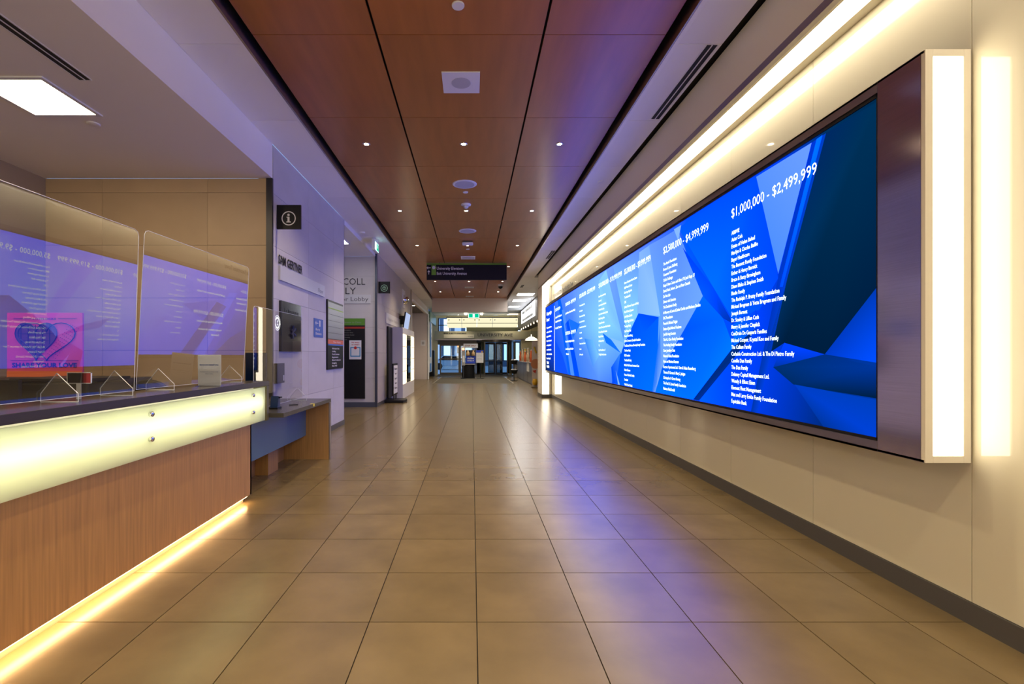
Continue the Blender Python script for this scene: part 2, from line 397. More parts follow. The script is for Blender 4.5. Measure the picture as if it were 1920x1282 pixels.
# ================================================================== DONOR SCREEN
XS = 2.50
vw = thing('donor_screen', 'giant wall-mounted blue video screen listing donors under dollar amounts', 'screen', (2.6, 9.6, .893))
obj('cabinet', MB().box(XS+.03, XR, 2.70, 16.3, .91, 3.16), M_dark, vw)
obj('frame', MB().box(XS, XS+.03, 2.944, 16.32, 3.108, 3.175).box(XS, XS+.03, 2.944, 16.32, .893, .957).box(XS, XS+.03, 16.25, 16.32, .957, 3.108)
    .box(XS, XR-.002, 2.64, 16.32, 3.16, 3.175).box(XS, XR-.002, 2.64, 16.32, .893, .908), M_frame, vw)
obj('bezel', MB().box(XS+.008, XS+.03, 2.955, 16.25, 3.085, 3.108).box(XS+.008, XS+.03, 2.955, 16.25, .957, .977)
    .box(XS+.008, XS+.03, 2.944, 2.962, .957, 3.108).box(XS+.008, XS+.03, 16.22, 16.25, .957, 3.108), M_blk, vw)
obj('end_panel', MB().box(XS, XS+.03, 2.655, 2.944, .893, 3.175), M_steel, vw, bev=.002, label='brushed steel end panel')
lb = obj('light_box', MB().box(XS, 2.542, 2.632, 2.66, .893, 3.175).box(2.712, 2.752, 2.632, 2.69, .893, 3.175)
         .box(2.542, 2.712, 2.632, 2.66, 3.137, 3.175).box(2.542, 2.712, 2.632, 2.66, .893, .931), M_cream, vw, bev=.001, label='cream rim around a glowing white end light')
obj('diffuser', MB().box(2.542, 2.712, 2.642, 2.656, .931, 3.137), E_box, lb)
# picture on the screen
def sp(cx, cy): return px((1000+cx/1.8576, 150+cy/1.8576), X=XS)
ZT, ZB_, YN, YF = 3.087, .975, 2.955, 16.23
base = [((YF, ZT), (30,80,225)), ((14.6, ZT), (60,110,245)), ((12, ZT), (110,140,255)), ((9.5, ZT), (140,175,255)), ((7.2, ZT), (105,135,255)), ((5.6, ZT), (0,80,235)), ((4.4, ZT), (0,72,225)), ((3.4, ZT), (0,45,95)), ((YN, ZT), (0,38,75)),
        ((YN, ZB_), (0,55,170)), ((3.4, ZB_), (0,40,120)), ((4.4, ZB_), (0,60,205)), ((5.6, ZB_), (0,100,255)), ((7.2, ZB_), (0,85,240)), ((9.5, ZB_), (100,140,255)), ((12, ZB_), (40,110,245)), ((14.6, ZB_), (0,60,190)), ((YF, ZB_), (10,40,110))]
mbS = MB(); cols = []
def spoly(pts, cl, layer):
    """pts: (y,z) pairs or crop points; cl one colour or one per corner"""
    P = []
    for p in pts:
        if isinstance(p, Vector): P.append((XS+.02-.0012*layer, min(max(p.y, YN), YF), min(max(p.z, ZB_), ZT)))
        else: P.append((XS+.02-.0012*layer, p[0], p[1]))
    cl = cl if isinstance(cl, list) else [cl]*len(P)
    n = len(P); mbS.add(P, [tuple(range(n))]); cols.extend([(a*.78, min(1, b*1.12), c_*(1+2.4*c_**3)) for a, b, c_ in map(lin, cl)])
nb = len(base)//2
for i in range(nb-1):
    a, b = base[i], base[i+1]; c, d = base[2*nb-1-i-1], base[2*nb-1-i]
    mid = lambda p, q, pc, qc: ((p[0]+q[0])/2, 2.0)
    m1 = ((a[0][0], 2.05), tuple((x+y)//2 for x, y in zip(a[1], d[1]))); m2 = ((b[0][0], 2.05), tuple((x+y)//2 for x, y in zip(b[1], c[1])))
    if i in (2, 3): m2 = (m2[0], (150, 200, 255))
    if i in (3, 4): m1 = (m1[0], (150, 200, 255))
    spoly([a[0], b[0], m2[0], m1[0]], [a[1], b[1], m2[1], m1[1]], 0)
    spoly([m1[0], m2[0], c[0], d[0]], [m1[1], m2[1], c[1], d[1]], 0)
def q(*cc): return [sp(*c) for c in cc]
DK = (0, 40, 80); DK2 = (0, 28, 62); LT = (118, 155, 255)
# far-left bundle of slanted folds
spoly(q((42,788),(72,772),(72,1035),(42,1020)), [(20,75,225),(15,80,235),(15,50,150),(15,35,90)], 1)
spoly(q((82,765),(92,760),(150,1045),(120,1040)), (10,95,245), 1)
spoly(q((97,800),(106,800),(140,1043),(128,1042)), (90,140,255), 2)
spoly(q((108,850),(120,835),(158,1048),(143,1046)), (0,75,225), 2)
spoly(q((72,900),(100,960),(118,1038),(72,1030)), (20,80,215), 1)
# facets of the pale area
spoly(q((120,830),(160,850),(135,900)), (30,110,245), 2)
spoly(q((175,900),(205,905),(225,960),(205,1000)), [(60,130,250),(120,180,255),(140,190,255),(90,140,255)], 2)
spoly(q((225,700),(250,660),(315,900),(235,800)), [(150,195,255),(160,200,255),(135,180,255),(165,210,255)], 1)
spoly(q((250,660),(275,650),(318,860),(310,905)), [(135,160,255),(125,150,255),(100,150,255),(95,145,255)], 2)
spoly(q((238,880),(300,930),(303,952),(250,915)), (20,110,245), 3)
spoly(q((262,895),(312,915),(303,952)), (150,185,255), 4)
spoly(q((365,600),(400,575),(437,822),(358,812)), [(150,175,255),(135,165,255),(165,190,255),(140,175,255)], 2)
spoly(q((330,880),(362,812),(432,825),(425,1090),(300,1062),(270,1055),(285,990)), [(0,95,245),(0,80,230),(0,90,240),(0,110,255),(0,75,225),(0,85,235),(0,80,235)], 2)
spoly(q((362,812),(432,825),(380,880)), [(0,75,225),(0,70,215),(0,90,240)], 3)
spoly(q((268,1000),(300,950),(285,1058),(272,1056)), [(0,80,230),(60,130,250),(10,80,220),(0,70,210)], 3)
spoly(q((284,1010),(292,1060),(298,1061)), (150,180,255), 4)
spoly(q((398,575),(448,548),(444,1000),(420,1092),(410,1088),(432,900),(437,822)), [(120,150,255),(110,140,255),(130,160,255),(150,175,255),(60,120,250),(20,110,255),(110,160,255)], 2)
spoly(q((448,548),(497,518),(585,752),(520,870),(443,1005)), [(110,140,255),(100,135,255),(125,160,255),(120,155,255),(125,160,255)], 2)
spoly(q((485,520),(510,505),(500,560)), (150,175,255), 3)
spoly(q((500,515),(770,337),(830,600),(845,690),(780,800),(690,835),(620,720)), [(0,85,235),(0,72,222),(0,78,230),(0,70,215),(0,80,225),(0,90,235),(0,105,255)], 2)
spoly(q((515,583),(620,720),(692,850),(655,830),(585,752)), [(0,60,205),(0,70,215),(0,45,160),(0,55,180),(0,85,235)], 3)
spoly(q((585,752),(655,830),(692,930),(552,1112),(422,1090),(443,1005),(520,870)), [(0,100,250),(0,95,245),(0,115,255),(0,110,255),(0,115,255),(0,90,240),(0,80,225)], 3)
spoly(q((692,850),(770,800),(780,860),(692,930)), [(0,100,250),(0,60,200),(0,60,200),(0,110,255)], 3)
spoly(q((692,928),(775,860),(700,960),(572,1117),(552,1112)), [(0,45,130),(0,40,120),(0,40,125),(0,45,150),(0,40,130)], 4)
spoly(q((770,337),(962,218),(846,675)), [(100,140,255),(120,150,255),(85,135,255)], 3)
spoly(q((962,218),(1012,185),(878,690),(775,1160),(752,1155),(846,690)), [(0,50,190),(0,60,180),(0,60,190),(0,60,195),(0,50,160),(0,50,180)], 4)
spoly(q((980,206),(1000,192),(862,720),(852,720)), [(0,110,255),(0,105,255),(0,80,235),(0,70,220)], 5)
spoly(q((1012,185),(1196,70),(1196,720),(1008,955),(868,915),(800,960),(878,690)), [(0,38,98),(0,46,88),(0,30,68),DK2,DK2,(0,38,90),(0,45,95)], 4)
spoly(q((868,915),(1008,955),(830,1000)), [(0,65,215),(0,60,200),(0,50,160)], 5)
spoly(q((1196,715),(1196,985),(1008,955)), [(0,55,170),(0,75,210),(0,55,180)], 5)
spoly(q((1008,955),(1196,1000),(1196,1110),(900,1060),(830,1000)), [(0,45,130),(0,50,150),DK2,(0,40,100),(0,45,110)], 6)
spoly(q((905,1060),(1196,1115),(1196,1250),(1005,1212)), [(0,58,180),(0,60,175),(0,62,190),(0,50,150)], 7)
disp = obj('display', mbS, emis_attr('screen_pixels', L_SCREEN), vw)
ca = disp.data.color_attributes.new('Col', 'FLOAT_COLOR', 'POINT')
for i, c in enumerate(cols): ca.data[i].color = (*c, 1)
E_txt = emis('screen_lettering', (0.80, 0.95, 1.0), 1.5)
XT = XS + .008
colsT = [
 (4.61, ['ABBVIE','Asian Cols','Estate of Helen Bahad','Marilyn & Charles Baillie','Bayer Healthcare','The Bennett Family Foundation','Esther & Henry Bernick','Bruce & Betty Birmingham','Diane Blake & Stephen Smith','Bledie Family','The Rudolph P. Bratty Family Foundation','Michael Bregman & Yetta Bregman and Family','Joseph Burnett','Dr. Stanley & Lillian Cash','Morry & Jennifer Chaplick','ConDrain De Gasperis Families','Michael Cooper, Krystal Koo and Family','The Cullum Family','Curbside Construction Ltd. & The Di Pietro Family','Camille Dan Family','The Dan Family','Delaney Capital Management Ltd.','Wendy & Elliott Eisen','Element Fleet Management','Max and Larry Enkin Family Foundation','Equitable Bank'], '$1,000,000 - $2,499,999', 2.644, 1.03, 1.14),
 (6.25, ['The Azrieli Foundation','Bruce & Lynne Dahlberg','Consumer Foundation',"Chef's Challenge",'Ruby & Peter Cohen and Lillian z"l & Jack Rapp z"l','David, Mark, Robert, Zev and Peter Daniels','Da Vinci Lab','Dinner with Scientists','The Dunkelman Family','In Memory of Lewis & Esther Durbin and Madame Durbin','EHC Foundation','Francis & Michael Feigler','Estate of Jack Morris Friedman','Joel & Irving Gerstein','The H.L. Chen Family Foundation','The Harding Family Foundation','Gore Jewellery Suite','House & Sheila Foundation','Hans and Mariana Karsson','Kerzner Apartments Ltd. / Sam & Helen Rosenberg','Thomas E. Kierans & Mary L. Janigan','Christopher & Grace Kwong','The Fred A. Litwin Family Foundation','Rebecca MacDonald'], '$2,500,000 - $4,999,999', 2.656, 1.036, 1.19),
 (7.85, ['Estate of Benjamin Herbert Bloom','BMO Financial Group','Boehringer Ingelheim','The Brazilian Ball','CIBC','Sydney & Florence Cooper and Family','David & Stacey Cynamon','John & Myrna Daniels','Phillip & Peggy DeZwirek','The Gorge Family','Sarah Fischer Fund','House of Louis Hilberg','Jerome Crimestone Charitable Foundation','The Lillian and Norman Glowinsky Family Foundation','The Elman Family','RBC Foundation','The Rubinoff Family','McCafe Vital Humane Investment Team','Robert Kidstone','House of Gabrielle Schmidt','Scotiabank','Walt & Union Canada'], '$5,000,000 - $9,999,999', 2.65, .99, 1.15),
 (9.44, ['Bruce & Frances Bloomberg','Dan Family','Lorum & Howard Sokolowski','The Family Foundation','Larkin & Winnie Gnatovsky Chodos','Marda & Murray Koffler','The Joseph Foundation','Albert and Tommy Latner Family Foundation','R. Samuel McLaughlin Foundation','Mount Sinai Chaver','Hal Nakal and Family','TD','Harry & Ross Silverman z"l','The Slaight Family Foundation'], '$10,000,000 - $19,999,999', 2.62, 1.48, 1.45),
 (11.13, ['The Peer and Shelagh Godsoe','Family Foundation','Ride for Life Charity Challenge','Henri Kimel & Kate Schanky','Vernon & Debbie Kimel and Rose &','Teresa Kimel','Leadership Sinai','The Samuel Lunenfeld Charitable','Foundation','Jodi & Ronnie Sharp'], '$20,000,000 - $29,999,999', 2.61, 1.48, 1.40)]
for (y0, names, head, za, zb, hl) in colsT:
    mb = MB(); letter(mb, head, '-x', (XT, y0, 2.81), .088, width=hl, bold=0.0)
    for i, s in enumerate(names):
        ln = MB(); letter(ln, s, '-x', (XT, y0, za-(za-zb)*i/(len(names)-1)), .036, bold=.008, xs=.84)
        obj('text_line', ln, E_txt, disp)
    obj('heading', mb, E_txt, disp)
mb = MB()
letter(mb, '$40,000,000 - $49,999,999', '-x', (XT, 12.79, 2.79), .088, width=1.25)
letter(mb, 'Jay & Barbara Hennick and Family', '-x', (XT, 12.79, 2.57), .05, width=1.2, bold=.02)
letter(mb, '$30,000,000 - $39,999,999', '-x', (XT, 12.79, 2.02), .088, width=1.25)
letter(mb, 'Mount Sinai Hospital Auxiliary', '-x', (XT, 12.79, 1.82), .05, width=1.1, bold=.02)
letter(mb, 'Gerald Schwartz & Heather', '-x', (XT, 12.79, 1.62), .05, width=1.0, bold=.02)
letter(mb, 'Reisman', '-x', (XT, 12.7, 1.49), .05, width=.35, bold=.02)
letter(mb, '$50,000,000+', '-x', (XT, 14.34, 2.79), .088, width=.8)
for s, z, wd in (('Joseph & Wolf Lebovic', 2.58, 1.0), ('Charitable Foundations', 2.45, .95), ('Larry & Judy Tanenbaum', 2.26, 1.0)):
    letter(mb, s, '-x', (XT, 14.34, z), .055, width=wd, bold=.02)
mb.box(XT-.004, XT, 14.5, 14.53, 1.02, 2.98)
for s, z, wd in (('Campaign', 2.80, 1.0), ('Honour', 2.60, .6)): letter(mb, s, '-x', (XT, 16.04, z), .11, width=wd, bold=.02)
for i in range(8): letter(mb, ['Thank you to the donors', 'whose gifts have', 'helped to build the', 'future of care at', 'our hospital and', 'research institute', 'with gratitude', 'Sinai Health'][i], '-x', (XT, 16.04, 2.36-.145*i), .055, width=(1.0, 1.05, .9, 1.0, .9, .95, 1.05, .8)[i], bold=.03)
letter(mb, 'Sinai', '-x', (XT, 16.0, 1.20), .085, width=.42, bold=.03); letter(mb, 'Health', '-x', (XT, 16.0, 1.07), .085, width=.5, bold=.03)
obj('lettering', mb, E_txt, disp)
wl = thing('wall_lettering', 'dark raised letters on the pale wall above the far end of the screen', 'lettering', (XR, 14.6, 3.4))
mb = MB(); letter(mb, 'THE FOUNDATION', '-x', (XR, 16.2, 3.40), .12, width=1.5, bold=.03, lift=.01); letter(mb, 'Donor Recognition Tower', '-x', (XR, 14.55, 3.40), .12, width=1.55, bold=.03, lift=.01)
obj('lettering', mb, M_dark, wl)

# ================================================================== RECEPTION DESK
D0, D1 = 0.4, 5.13
rd = thing('reception_desk', 'long reception desk with a glowing glass front band over an oak base', 'desk', (-2.4, 3, 0))
ct = obj('countertop', MB().box(-2.60, -2.18, D0, D1, 1.16, 1.212), M_counter, rd, bev=.003, label='charcoal counter slab')
gp = obj('glass_panel', MB().box(-2.206, -2.196, D0, 5.065, .798, 1.147), M_frost, rd, label='backlit frosted glass band')
for y in (3.255, 4.77):
    y_ = y
    for z in (.915, 1.085):
        obj('standoff', MB().lathe([(.0, .022), (.016, .022), (.019, .018), (.019, .0), (.010, -.03)], (-2.196, y_, z), n=16, axis=(1, 0, 0)), M_chrome, gp)
obj('tube_light', MB().cyl((-2.262, D0, 1.0), (-2.262, 5.02, 1.0), .013, n=8), emis('desk_tube', (1.0, .94, .76), L_DESK), rd)
obj('light_cavity', MB().box(-2.34, -2.325, D0, 5.08, .84, 1.16), mat('cavity_white', (.85, .83, .7), .6), rd)
obj('end_cap', MB().box(-2.60, -2.184, 5.078, 5.13, .79, 1.16), mat('olive_metal', (.16, .15, .07), .35, metal=.5), rd)
obj('wood_panel', MB().box(-2.325, -2.254, D0, 4.876, .07, .84).box(-2.6, -2.254, 4.85, 4.876, .07, .84), M_oak, rd, label='oak veneer front panel')
obj('toe_kick', MB().box(-2.33, -2.312, D0, 4.84, 0, .07).box(-2.6, -2.312, 4.82, 4.84, 0, .07), mat('toe_laminate', (.42, .30, .20), .5), rd)
obj('toe_light', MB().box(-2.300, -2.270, D0, 4.82, .058, .066), emis('toe_led', (1.0, .62, .27), L_TOE), rd)
obj('body', MB().box(-2.60, -2.34, D0, 4.84, .1, 1.16), M_dark, rd)

ld = thing('low_desk', 'lower side desk with charcoal top, oak end and blue front panel', 'desk', (-2.5, 6, 0))
obj('worktop', MB().box(-2.735, -2.025, 5.134, 6.86, .815, .863), M_counter, ld, bev=.002, label='charcoal worktop')
obj('end_panel', MB().box(-2.735, -2.04, 6.80, 6.855, 0, .815), M_oak, ld, label='oak end panel')
obj('edge_strip', MB().box(-2.04, -2.026, 6.795, 6.86, 0, .815), M_frame, ld)
obj('front_panel', MB().box(-2.39, -2.365, 5.134, 6.80, .344, .815).box(-2.39, -2.365, 4.88, 5.134, .344, .785), M_blueplate, ld, label='blue painted front panel')
obj('inner_panel', MB().box(-2.735, -2.68, 5.2, 6.80, 0, .815).box(-2.68, -2.52, 5.9, 6.2, 0, .815), M_oak, ld)
tp = thing('yellow_tape', 'short strip of yellow tape on the edge of the low desk', 'tape', (-2.04, 6.1, .863))
obj('tape', MB().box(-2.07, -2.023, 6.08, 6.14, .8632, .8645).box(-2.0245, -2.023, 6.08, 6.14, .83, .8645), mat('yellow_tape', (.7, .6, .05), .5), tp)

# acrylic shields
def shield(y0, y1, x, z0, z1, feet, label, tilt=0.0, yaw=0.0, name='sneeze_guard'):
    r = thing(name, label, 'screen', (x, (y0+y1)/2, z0), 'clear acrylic guards on the desks')
    c = Vector((x, 0, z0))
    def tl(z, y=None): return x + math.tan(tilt)*(z-z0) + math.tan(yaw)*((y or 0)-(y0+y1)/2)
    r_ = .04
    prof = [(y0, z0+.02), (y1, z0+.02), (y1, z1-r_), (y1-r_*.3, z1-r_*.3), (y1-r_, z1), (y0+r_, z1), (y0+r_*.3, z1-r_*.3), (y0, z1-r_)]
    nn = 12; vs = []; fs = []
    mb = MB(); mb.add([(tl(z, y), y, z) for y, z in prof], [tuple(range(len(prof)))])
    p = obj('panel', mb, M_acr, r)
    e = MB(); pr = [(tl(z, y), y, z) for y, z in prof]
    for a, b in zip(pr, pr[1:]+pr[:1]): e.cyl(a, b, .0022, n=5)
    obj('edge', e, M_acr_edge, r)
    for yf in feet:
        mbf = MB(); pf = [(x-.09, yf, z0+.002), (x+.13, yf, z0+.002), (x+.13, yf, z0+.05), (x+.005, yf, z0+.17), (x-.09, yf, z0+.05)]
        mbf.add(pf, [tuple(range(5))]); f = obj('foot', mbf, M_acr, r)
        e = MB()
        for a, b in zip(pf, pf[1:]+pf[:1]): e.cyl(a, b, .0025, n=5)
        obj('edge', e, M_acr_edge, f)
    return r
shield(1.45, 3.42, -2.44, 1.212, 2.38, (2.8, 3.25), 'larger clear acrylic guard nearest on the reception counter', math.radians(1.75), math.radians(1.0))
shield(3.54, 5.10, -2.47, 1.212, 2.42, (3.75, 4.85), 'clear acrylic guard beside the far end of the reception counter', math.radians(3.1), math.radians(1.7))
shield(5.24, 6.75, -2.40, .863, 2.03, (5.32, 6.55), 'clear acrylic guard standing on the low side desk')

# things on the counter
nh = thing('notice_holder', 'upright clear holder with a white notice on the counter', 'sign', (-2.33, 4.25, 1.212))
obj('paper', MB().box(-2.44, -2.235, 4.25, 4.253, 1.215, 1.49), M_paper, nh)
obj('holder', MB().add([(-2.445, 4.247, 1.213), (-2.23, 4.247, 1.213), (-2.23, 4.247, 1.495), (-2.445, 4.247, 1.495)], [(0, 1, 2, 3)]).box(-2.445, -2.23, 4.22, 4.28, 1.212, 1.216), M_acr, nh)
mb = MB(); letter(mb, 'Sorry we missed you.', '-y', (-2.3375, 4.25, 1.395), .014, width=.17, align='C', bold=.03, lift=.004)
letter(mb, 'The Welcome desk is open Monday to Friday', '-y', (-2.3375, 4.25, 1.335), .007, width=.16, align='C', lift=.004); letter(mb, '8:00am to 4:00pm', '-y', (-2.3375, 4.25, 1.318), .007, width=.07, align='C', lift=.004)
obj('lettering', mb, mat('navy_ink', (.02, .06, .22), .6), nh)

# behind the desk
bc = thing('back_counter', 'dark low cabinet against the wall behind the reception desk', 'cabinet', (-4.8, 5.2, 0))
obj('body', MB().box(-5.85, -3.72, 4.95, 5.5, 0, 1.20), M_blk, bc); obj('top', MB().box(-5.86, -3.70, 4.93, 5.52, 1.20, 1.24), M_counter, bc)
po = thing('love_poster', 'pink and orange poster with a big padlock heart propped behind the desk', 'poster', (-4.45, 5.0, 1.245))
obj('board', MB().box(-4.87, -4.08, 5.0, 5.02, 1.24, 1.93), mat('poster_pink', (.62, .07, .20), .5), po)
obj('lower_band', MB().box(-4.87, -4.08, 4.996, 5.0, 1.24, 1.32), mat('poster_orange', (.70, .16, .06), .5), po)
navy = mat('poster_navy', (.02, .03, .10), .5)
def heart(cx, cz, w, h, n=40):
    out = []
    for i in range(n):
        t = 2*math.pi*i/n; out.append((cx + w/2*math.sin(t)**3, 5.0, cz + h/2*(13*math.cos(t)-5*math.cos(2*t)-2*math.cos(3*t)-math.cos(4*t))/14.5))
    return out
mb = MB(); H = [(a, 4.994, c) for a, _, c in heart(-4.56, 1.66, .44, .40)]
mb.add(H[::-1], [tuple(range(len(H)))]); obj('heart', mb, mat('heart_fill', (.10, .05, .12), .5), po)
mb = MB(); H2 = heart(-4.45, 1.66, .60, .40)
for a, b in zip(H2, H2[1:]+H2[:1]): mb.cyl((a[0], 4.992, a[2]), (b[0], 4.992, b[2]), .005, n=5)
for a, b in zip(H, H[1:]+H[:1]): mb.cyl((a[0], 4.991, a[2]), (b[0], 4.991, b[2]), .004, n=5)
for k in range(5): mb.box(-4.72+.075*k, -4.714+.075*k, 4.990, 4.993, 1.60-.02*(2-abs(k-2))*3, 1.80)
for k in range(4): mb.box(-4.75+.03*k*(k > 1), -4.37-.03*k*(k > 1), 4.990, 4.993, 1.78-.07*k, 1.784-.07*k)
for k in range(60):
    u_, v_ = k % 5, k // 5
    mb.box(-4.44+.022*v_+.02*u_, -4.435+.022*v_+.02*u_, 4.990, 4.994, 1.50+.028*v_-.012*u_, 1.505+.028*v_-.012*u_)
mb.box(-4.80, -4.62, 4.994, 4.998, 1.868, 1.872).box(-4.33, -4.14, 4.994, 4.998, 1.868, 1.872).box(-4.83, -4.12, 4.994, 4.998, 1.43, 1.433)
letter(mb, 'LOVELOCKS', '-y', (-4.475, 5.0, 1.858), .018, width=.24, align='C', bold=.02, lift=.004)
letter(mb, 'SHARE YOUR LOVE', '-y', (-4.475, 5.0, 1.36), .045, width=.68, align='C', bold=.04, lift=.004)
obj('lettering', mb, navy, po)
pr = thing('printer', 'black office printer behind the near acrylic guard', 'printer', (-3.5, 3.9, .75))
obj('body', MB().box(-3.62, -3.02, 3.75, 4.2, .75, 1.27), M_blk, pr, bev=.015); obj('tray', MB().box(-3.60, -3.2, 3.62, 3.75, .95, .99), M_blk, pr); obj('lid', MB().box(-3.63, -3.01, 3.74, 4.21, 1.275, 1.305), M_blk, pr, bev=.006)
bx = thing('card_machine', 'low black box with sloping lid left of the printer', 'machine', (-3.9, 3.9, .75))
obj('body', MB().box(-3.98, -3.68, 3.72, 4.1, .75, 1.24), M_blk, bx, bev=.01); obj('lid', MB().prism([(-3.99, 3.71, 1.24), (-3.67, 3.71, 1.24), (-3.67, 4.11, 1.28), (-3.99, 4.11, 1.28)], (0, 0, .02)), M_blk, bx)
wk = thing('staff_worktop', 'dark staff side worktop under the black office machines', 'desk', (-3.7, 3.2, 0))
obj('top', MB().box(-4.3, -2.62, 1.2, 4.3, .70, .748), M_counter, wk); obj('leg', MB().box(-4.28, -4.24, 1.25, 4.25, 0, .70), M_dark, wk)
mo = thing('computer_monitor', 'wide black computer monitor seen from behind at the left edge', 'monitor', (-3.6, 3.3, .75))
obj('screen', MB().box(-4.05, -3.25, 3.42, 3.45, .95, 1.31), M_blk, mo, bev=.004); obj('stand', MB().box(-3.72, -3.60, 3.44, 3.50, .75, 1.1).box(-3.8, -3.5, 3.38, 3.56, .75, .765), M_blk, mo)
pf = thing('picture_frame', 'small clear frame with a red and dark card behind the near guard', 'picture frame', (-2.52, 3.02, 1.212))
a0, a1 = px((125, 719), Y=3.0), px((171, 698), Y=3.0)
obj('frame', MB().box(a0.x, a1.x, 3.0, 3.006, a0.z, a0.z+.004).box(a0.x, a1.x, 3.0, 3.006, a1.z-.004, a1.z).box(a0.x, a0.x+.004, 3.0, 3.006, a0.z, a1.z).box(a1.x-.004, a1.x, 3.0, 3.006, a0.z, a1.z)
    .box(a0.x+.06, a0.x+.09, 3.0, 3.004, 1.212, a0.z), M_acr_edge, pf)
obj('card', MB().box(a0.x+.004, a1.x-.05, 3.002, 3.005, a0.z+.004, a1.z-.004), M_blkg, pf); obj('red_card', MB().box(a1.x-.05, a1.x-.004, 3.002, 3.005, a0.z+.004, a1.z-.004), mat('dark_red', (.30, .03, .04), .5), pf)
ch = thing('office_chair', 'black office chair with rounded back behind the desk', 'chair', (-3.15, 4.65, 0))
mb = MB(); bk = []
for i in range(13):
    t = math.pi*i/12; bk.append((-3.15+.22*math.cos(t), 4.62, 1.08+.17*math.sin(t)))
bk += [(-3.35, 4.62, .72), (-2.95, 4.62, .72)]
mb.prism(bk, (0, .05, 0)); obj('backrest', mb, M_blk, ch, bev=.01)
obj('seat', MB().box(-3.4, -2.92, 4.2, 4.62, .56, .63), M_blk, ch, bev=.02); obj('column', MB().cyl((-3.15, 4.42, .08), (-3.15, 4.42, .56), .03).box(-3.17, -3.13, 4.6, 4.66, .6, .8), M_dark, ch)
for k in range(5):
    a = 2*math.pi*k/5; obj('leg', MB().cyl((-3.15, 4.42, .1), (-3.15+.28*math.cos(a), 4.42+.28*math.sin(a), .05), .018, n=8).cyl((-3.15+.28*math.cos(a), 4.42+.28*math.sin(a), .0), (-3.15+.28*math.cos(a), 4.42+.28*math.sin(a), .06), .025, n=10), M_dark, ch)
mo = thing('desk_monitor', 'dark navy monitor at the far end behind the reception counter', 'monitor', (-2.72, 6.0, .863))
obj('screen', MB().box(-2.70, -2.45, 5.68, 5.71, .93, 1.515), mat('navy_gloss', (.004, .012, .045), .15), mo, bev=.006); obj('stand', MB().cyl((-2.6, 5.73, .863), (-2.6, 5.73, 1.15), .02).box(-2.70, -2.50, 5.66, 5.8, .863, .875), M_blk, mo)
pt = thing('payment_terminal', 'small dark blue card terminal on the low side desk', 'machine', (-2.3, 5.55, .863))
a0 = px((516, 752), Y=5.6)
obj('base', MB().box(-2.34, -2.24, 5.5, 5.62, .863, .88), M_blk, pt); obj('body', MB().prism([(-2.335, 5.52, .88), (-2.335, 5.60, .88), (-2.335, 5.60, 1.0), (-2.335, 5.55, 1.01)], (.085, 0, 0)), mat('navy_plastic', (.01, .03, .10), .3), pt)
obj('card_slot', MB().box(-2.33, -2.23, 5.55, 5.61, .985, 1.0), M_blk, pt)
pn = thing('counter_pen', 'small black pen lying beside the terminal on the low desk', 'pen', (-2.2, 5.95, .868))
obj('barrel', MB().cyl((-2.26, 5.9, .87), (-2.18, 5.98, .87), .006, n=8), M_blk, pn); obj('clip', MB().box(-2.2, -2.19, 5.96, 5.97, .874, .88), M_chrome, pn)

# ================================================================== SIGNS ON THE SIGN WALL
def flag_sign(y, x0, label, icon, fg, ring=False):
    r = thing('projecting_sign', label, 'sign', (x0, y, 3.26))
    obj('plate', MB().box(x0, x0+.34, y, y+.03, 3.26, 3.60), M_blkg, r, bev=.002)
    mb = MB(); c = Vector((x0+.17, y-.003, 3.41))
    n = 36
    def ringm(r0, r1):
        vs = []; fs = []
        for i in range(n):
            a = 2*math.pi*i/n
            vs += [c+Vector((math.cos(a)*r0, 0, math.sin(a)*r0)), c+Vector((math.cos(a)*r1, 0, math.sin(a)*r1))]
        mb.add(vs, [(2*i, 2*((i+1) % n), 2*((i+1) % n)+1, 2*i+1) for i in range(n)])
    ringm(.086, .100)
    if icon == 'i':
        mb.box(c.x-.016, c.x+.012, y-.004, y-.002, c.z-.045, c.z+.022).box(c.x-.030, c.x-.01, y-.004, y-.002, c.z+.010, c.z+.022).box(c.x-.032, c.x+.030, y-.004, y-.002, c.z-.058, c.z-.044)
        mb.cyl((c.x-.002, y-.004, c.z+.048), (c.x-.002, y-.002, c.z+.048), .017, n=16)
        obj('icon', mb, fg, r)
    else:
        ringm(.045, .055)
        mb.box(c.x-.036, c.x+.036, y-.004, y-.002, c.z-.04, c.z-.032); letter(mb, 'GUEST', '-y', (c.x, y, c.z-.02), .022, width=.06, align='C', lift=.004)
        mb.add([(c.x-.04, y-.004, c.z+.01), (c.x+.04, y-.004, c.z+.01), (c.x, y-.004, c.z+.035)], [(0, 1, 2)])
        obj('icon', mb, fg, r)
    return r
M_signw = mat('sign_white', (.75, .75, .75), .5)
flag_sign(6.72, XI, 'square black projecting sign with a white letter i in a ring', 'i', M_signw)
flag_sign(13.75, -2.70, 'square black projecting sign with a green and white ring symbol', 'g', mat('sign_green_pale', (.28, .52, .36), .5))
t = thing('name_lettering', 'black raised capitals above the blank silver plate', 'lettering', (XI, 7.2, 2.78))
mb = MB(); letter(mb, 'SAM GERTNER', '+x', (XI, 6.76, 2.79), .125, width=.95, bold=.03, lift=.012); obj('lettering', mb, M_blk, t)
t = thing('name_plate', 'long silver plate with the word Floor at its right end', 'sign', (XI, 7.8, 2.55))
obj('plate', MB().box(XI, XI+.03, 6.78, 8.82, 2.555, 2.76), mat('silver_plate', (.62, .63, .65), .35, metal=.3), t, bev=.002)
mb = MB(); letter(mb, 'Floor', '+x', (XI+.03, 8.72, 2.60), .075, width=.28, align='R', lift=.002); obj('lettering', mb, mat('grey_ink', (.25, .25, .27), .5), t)
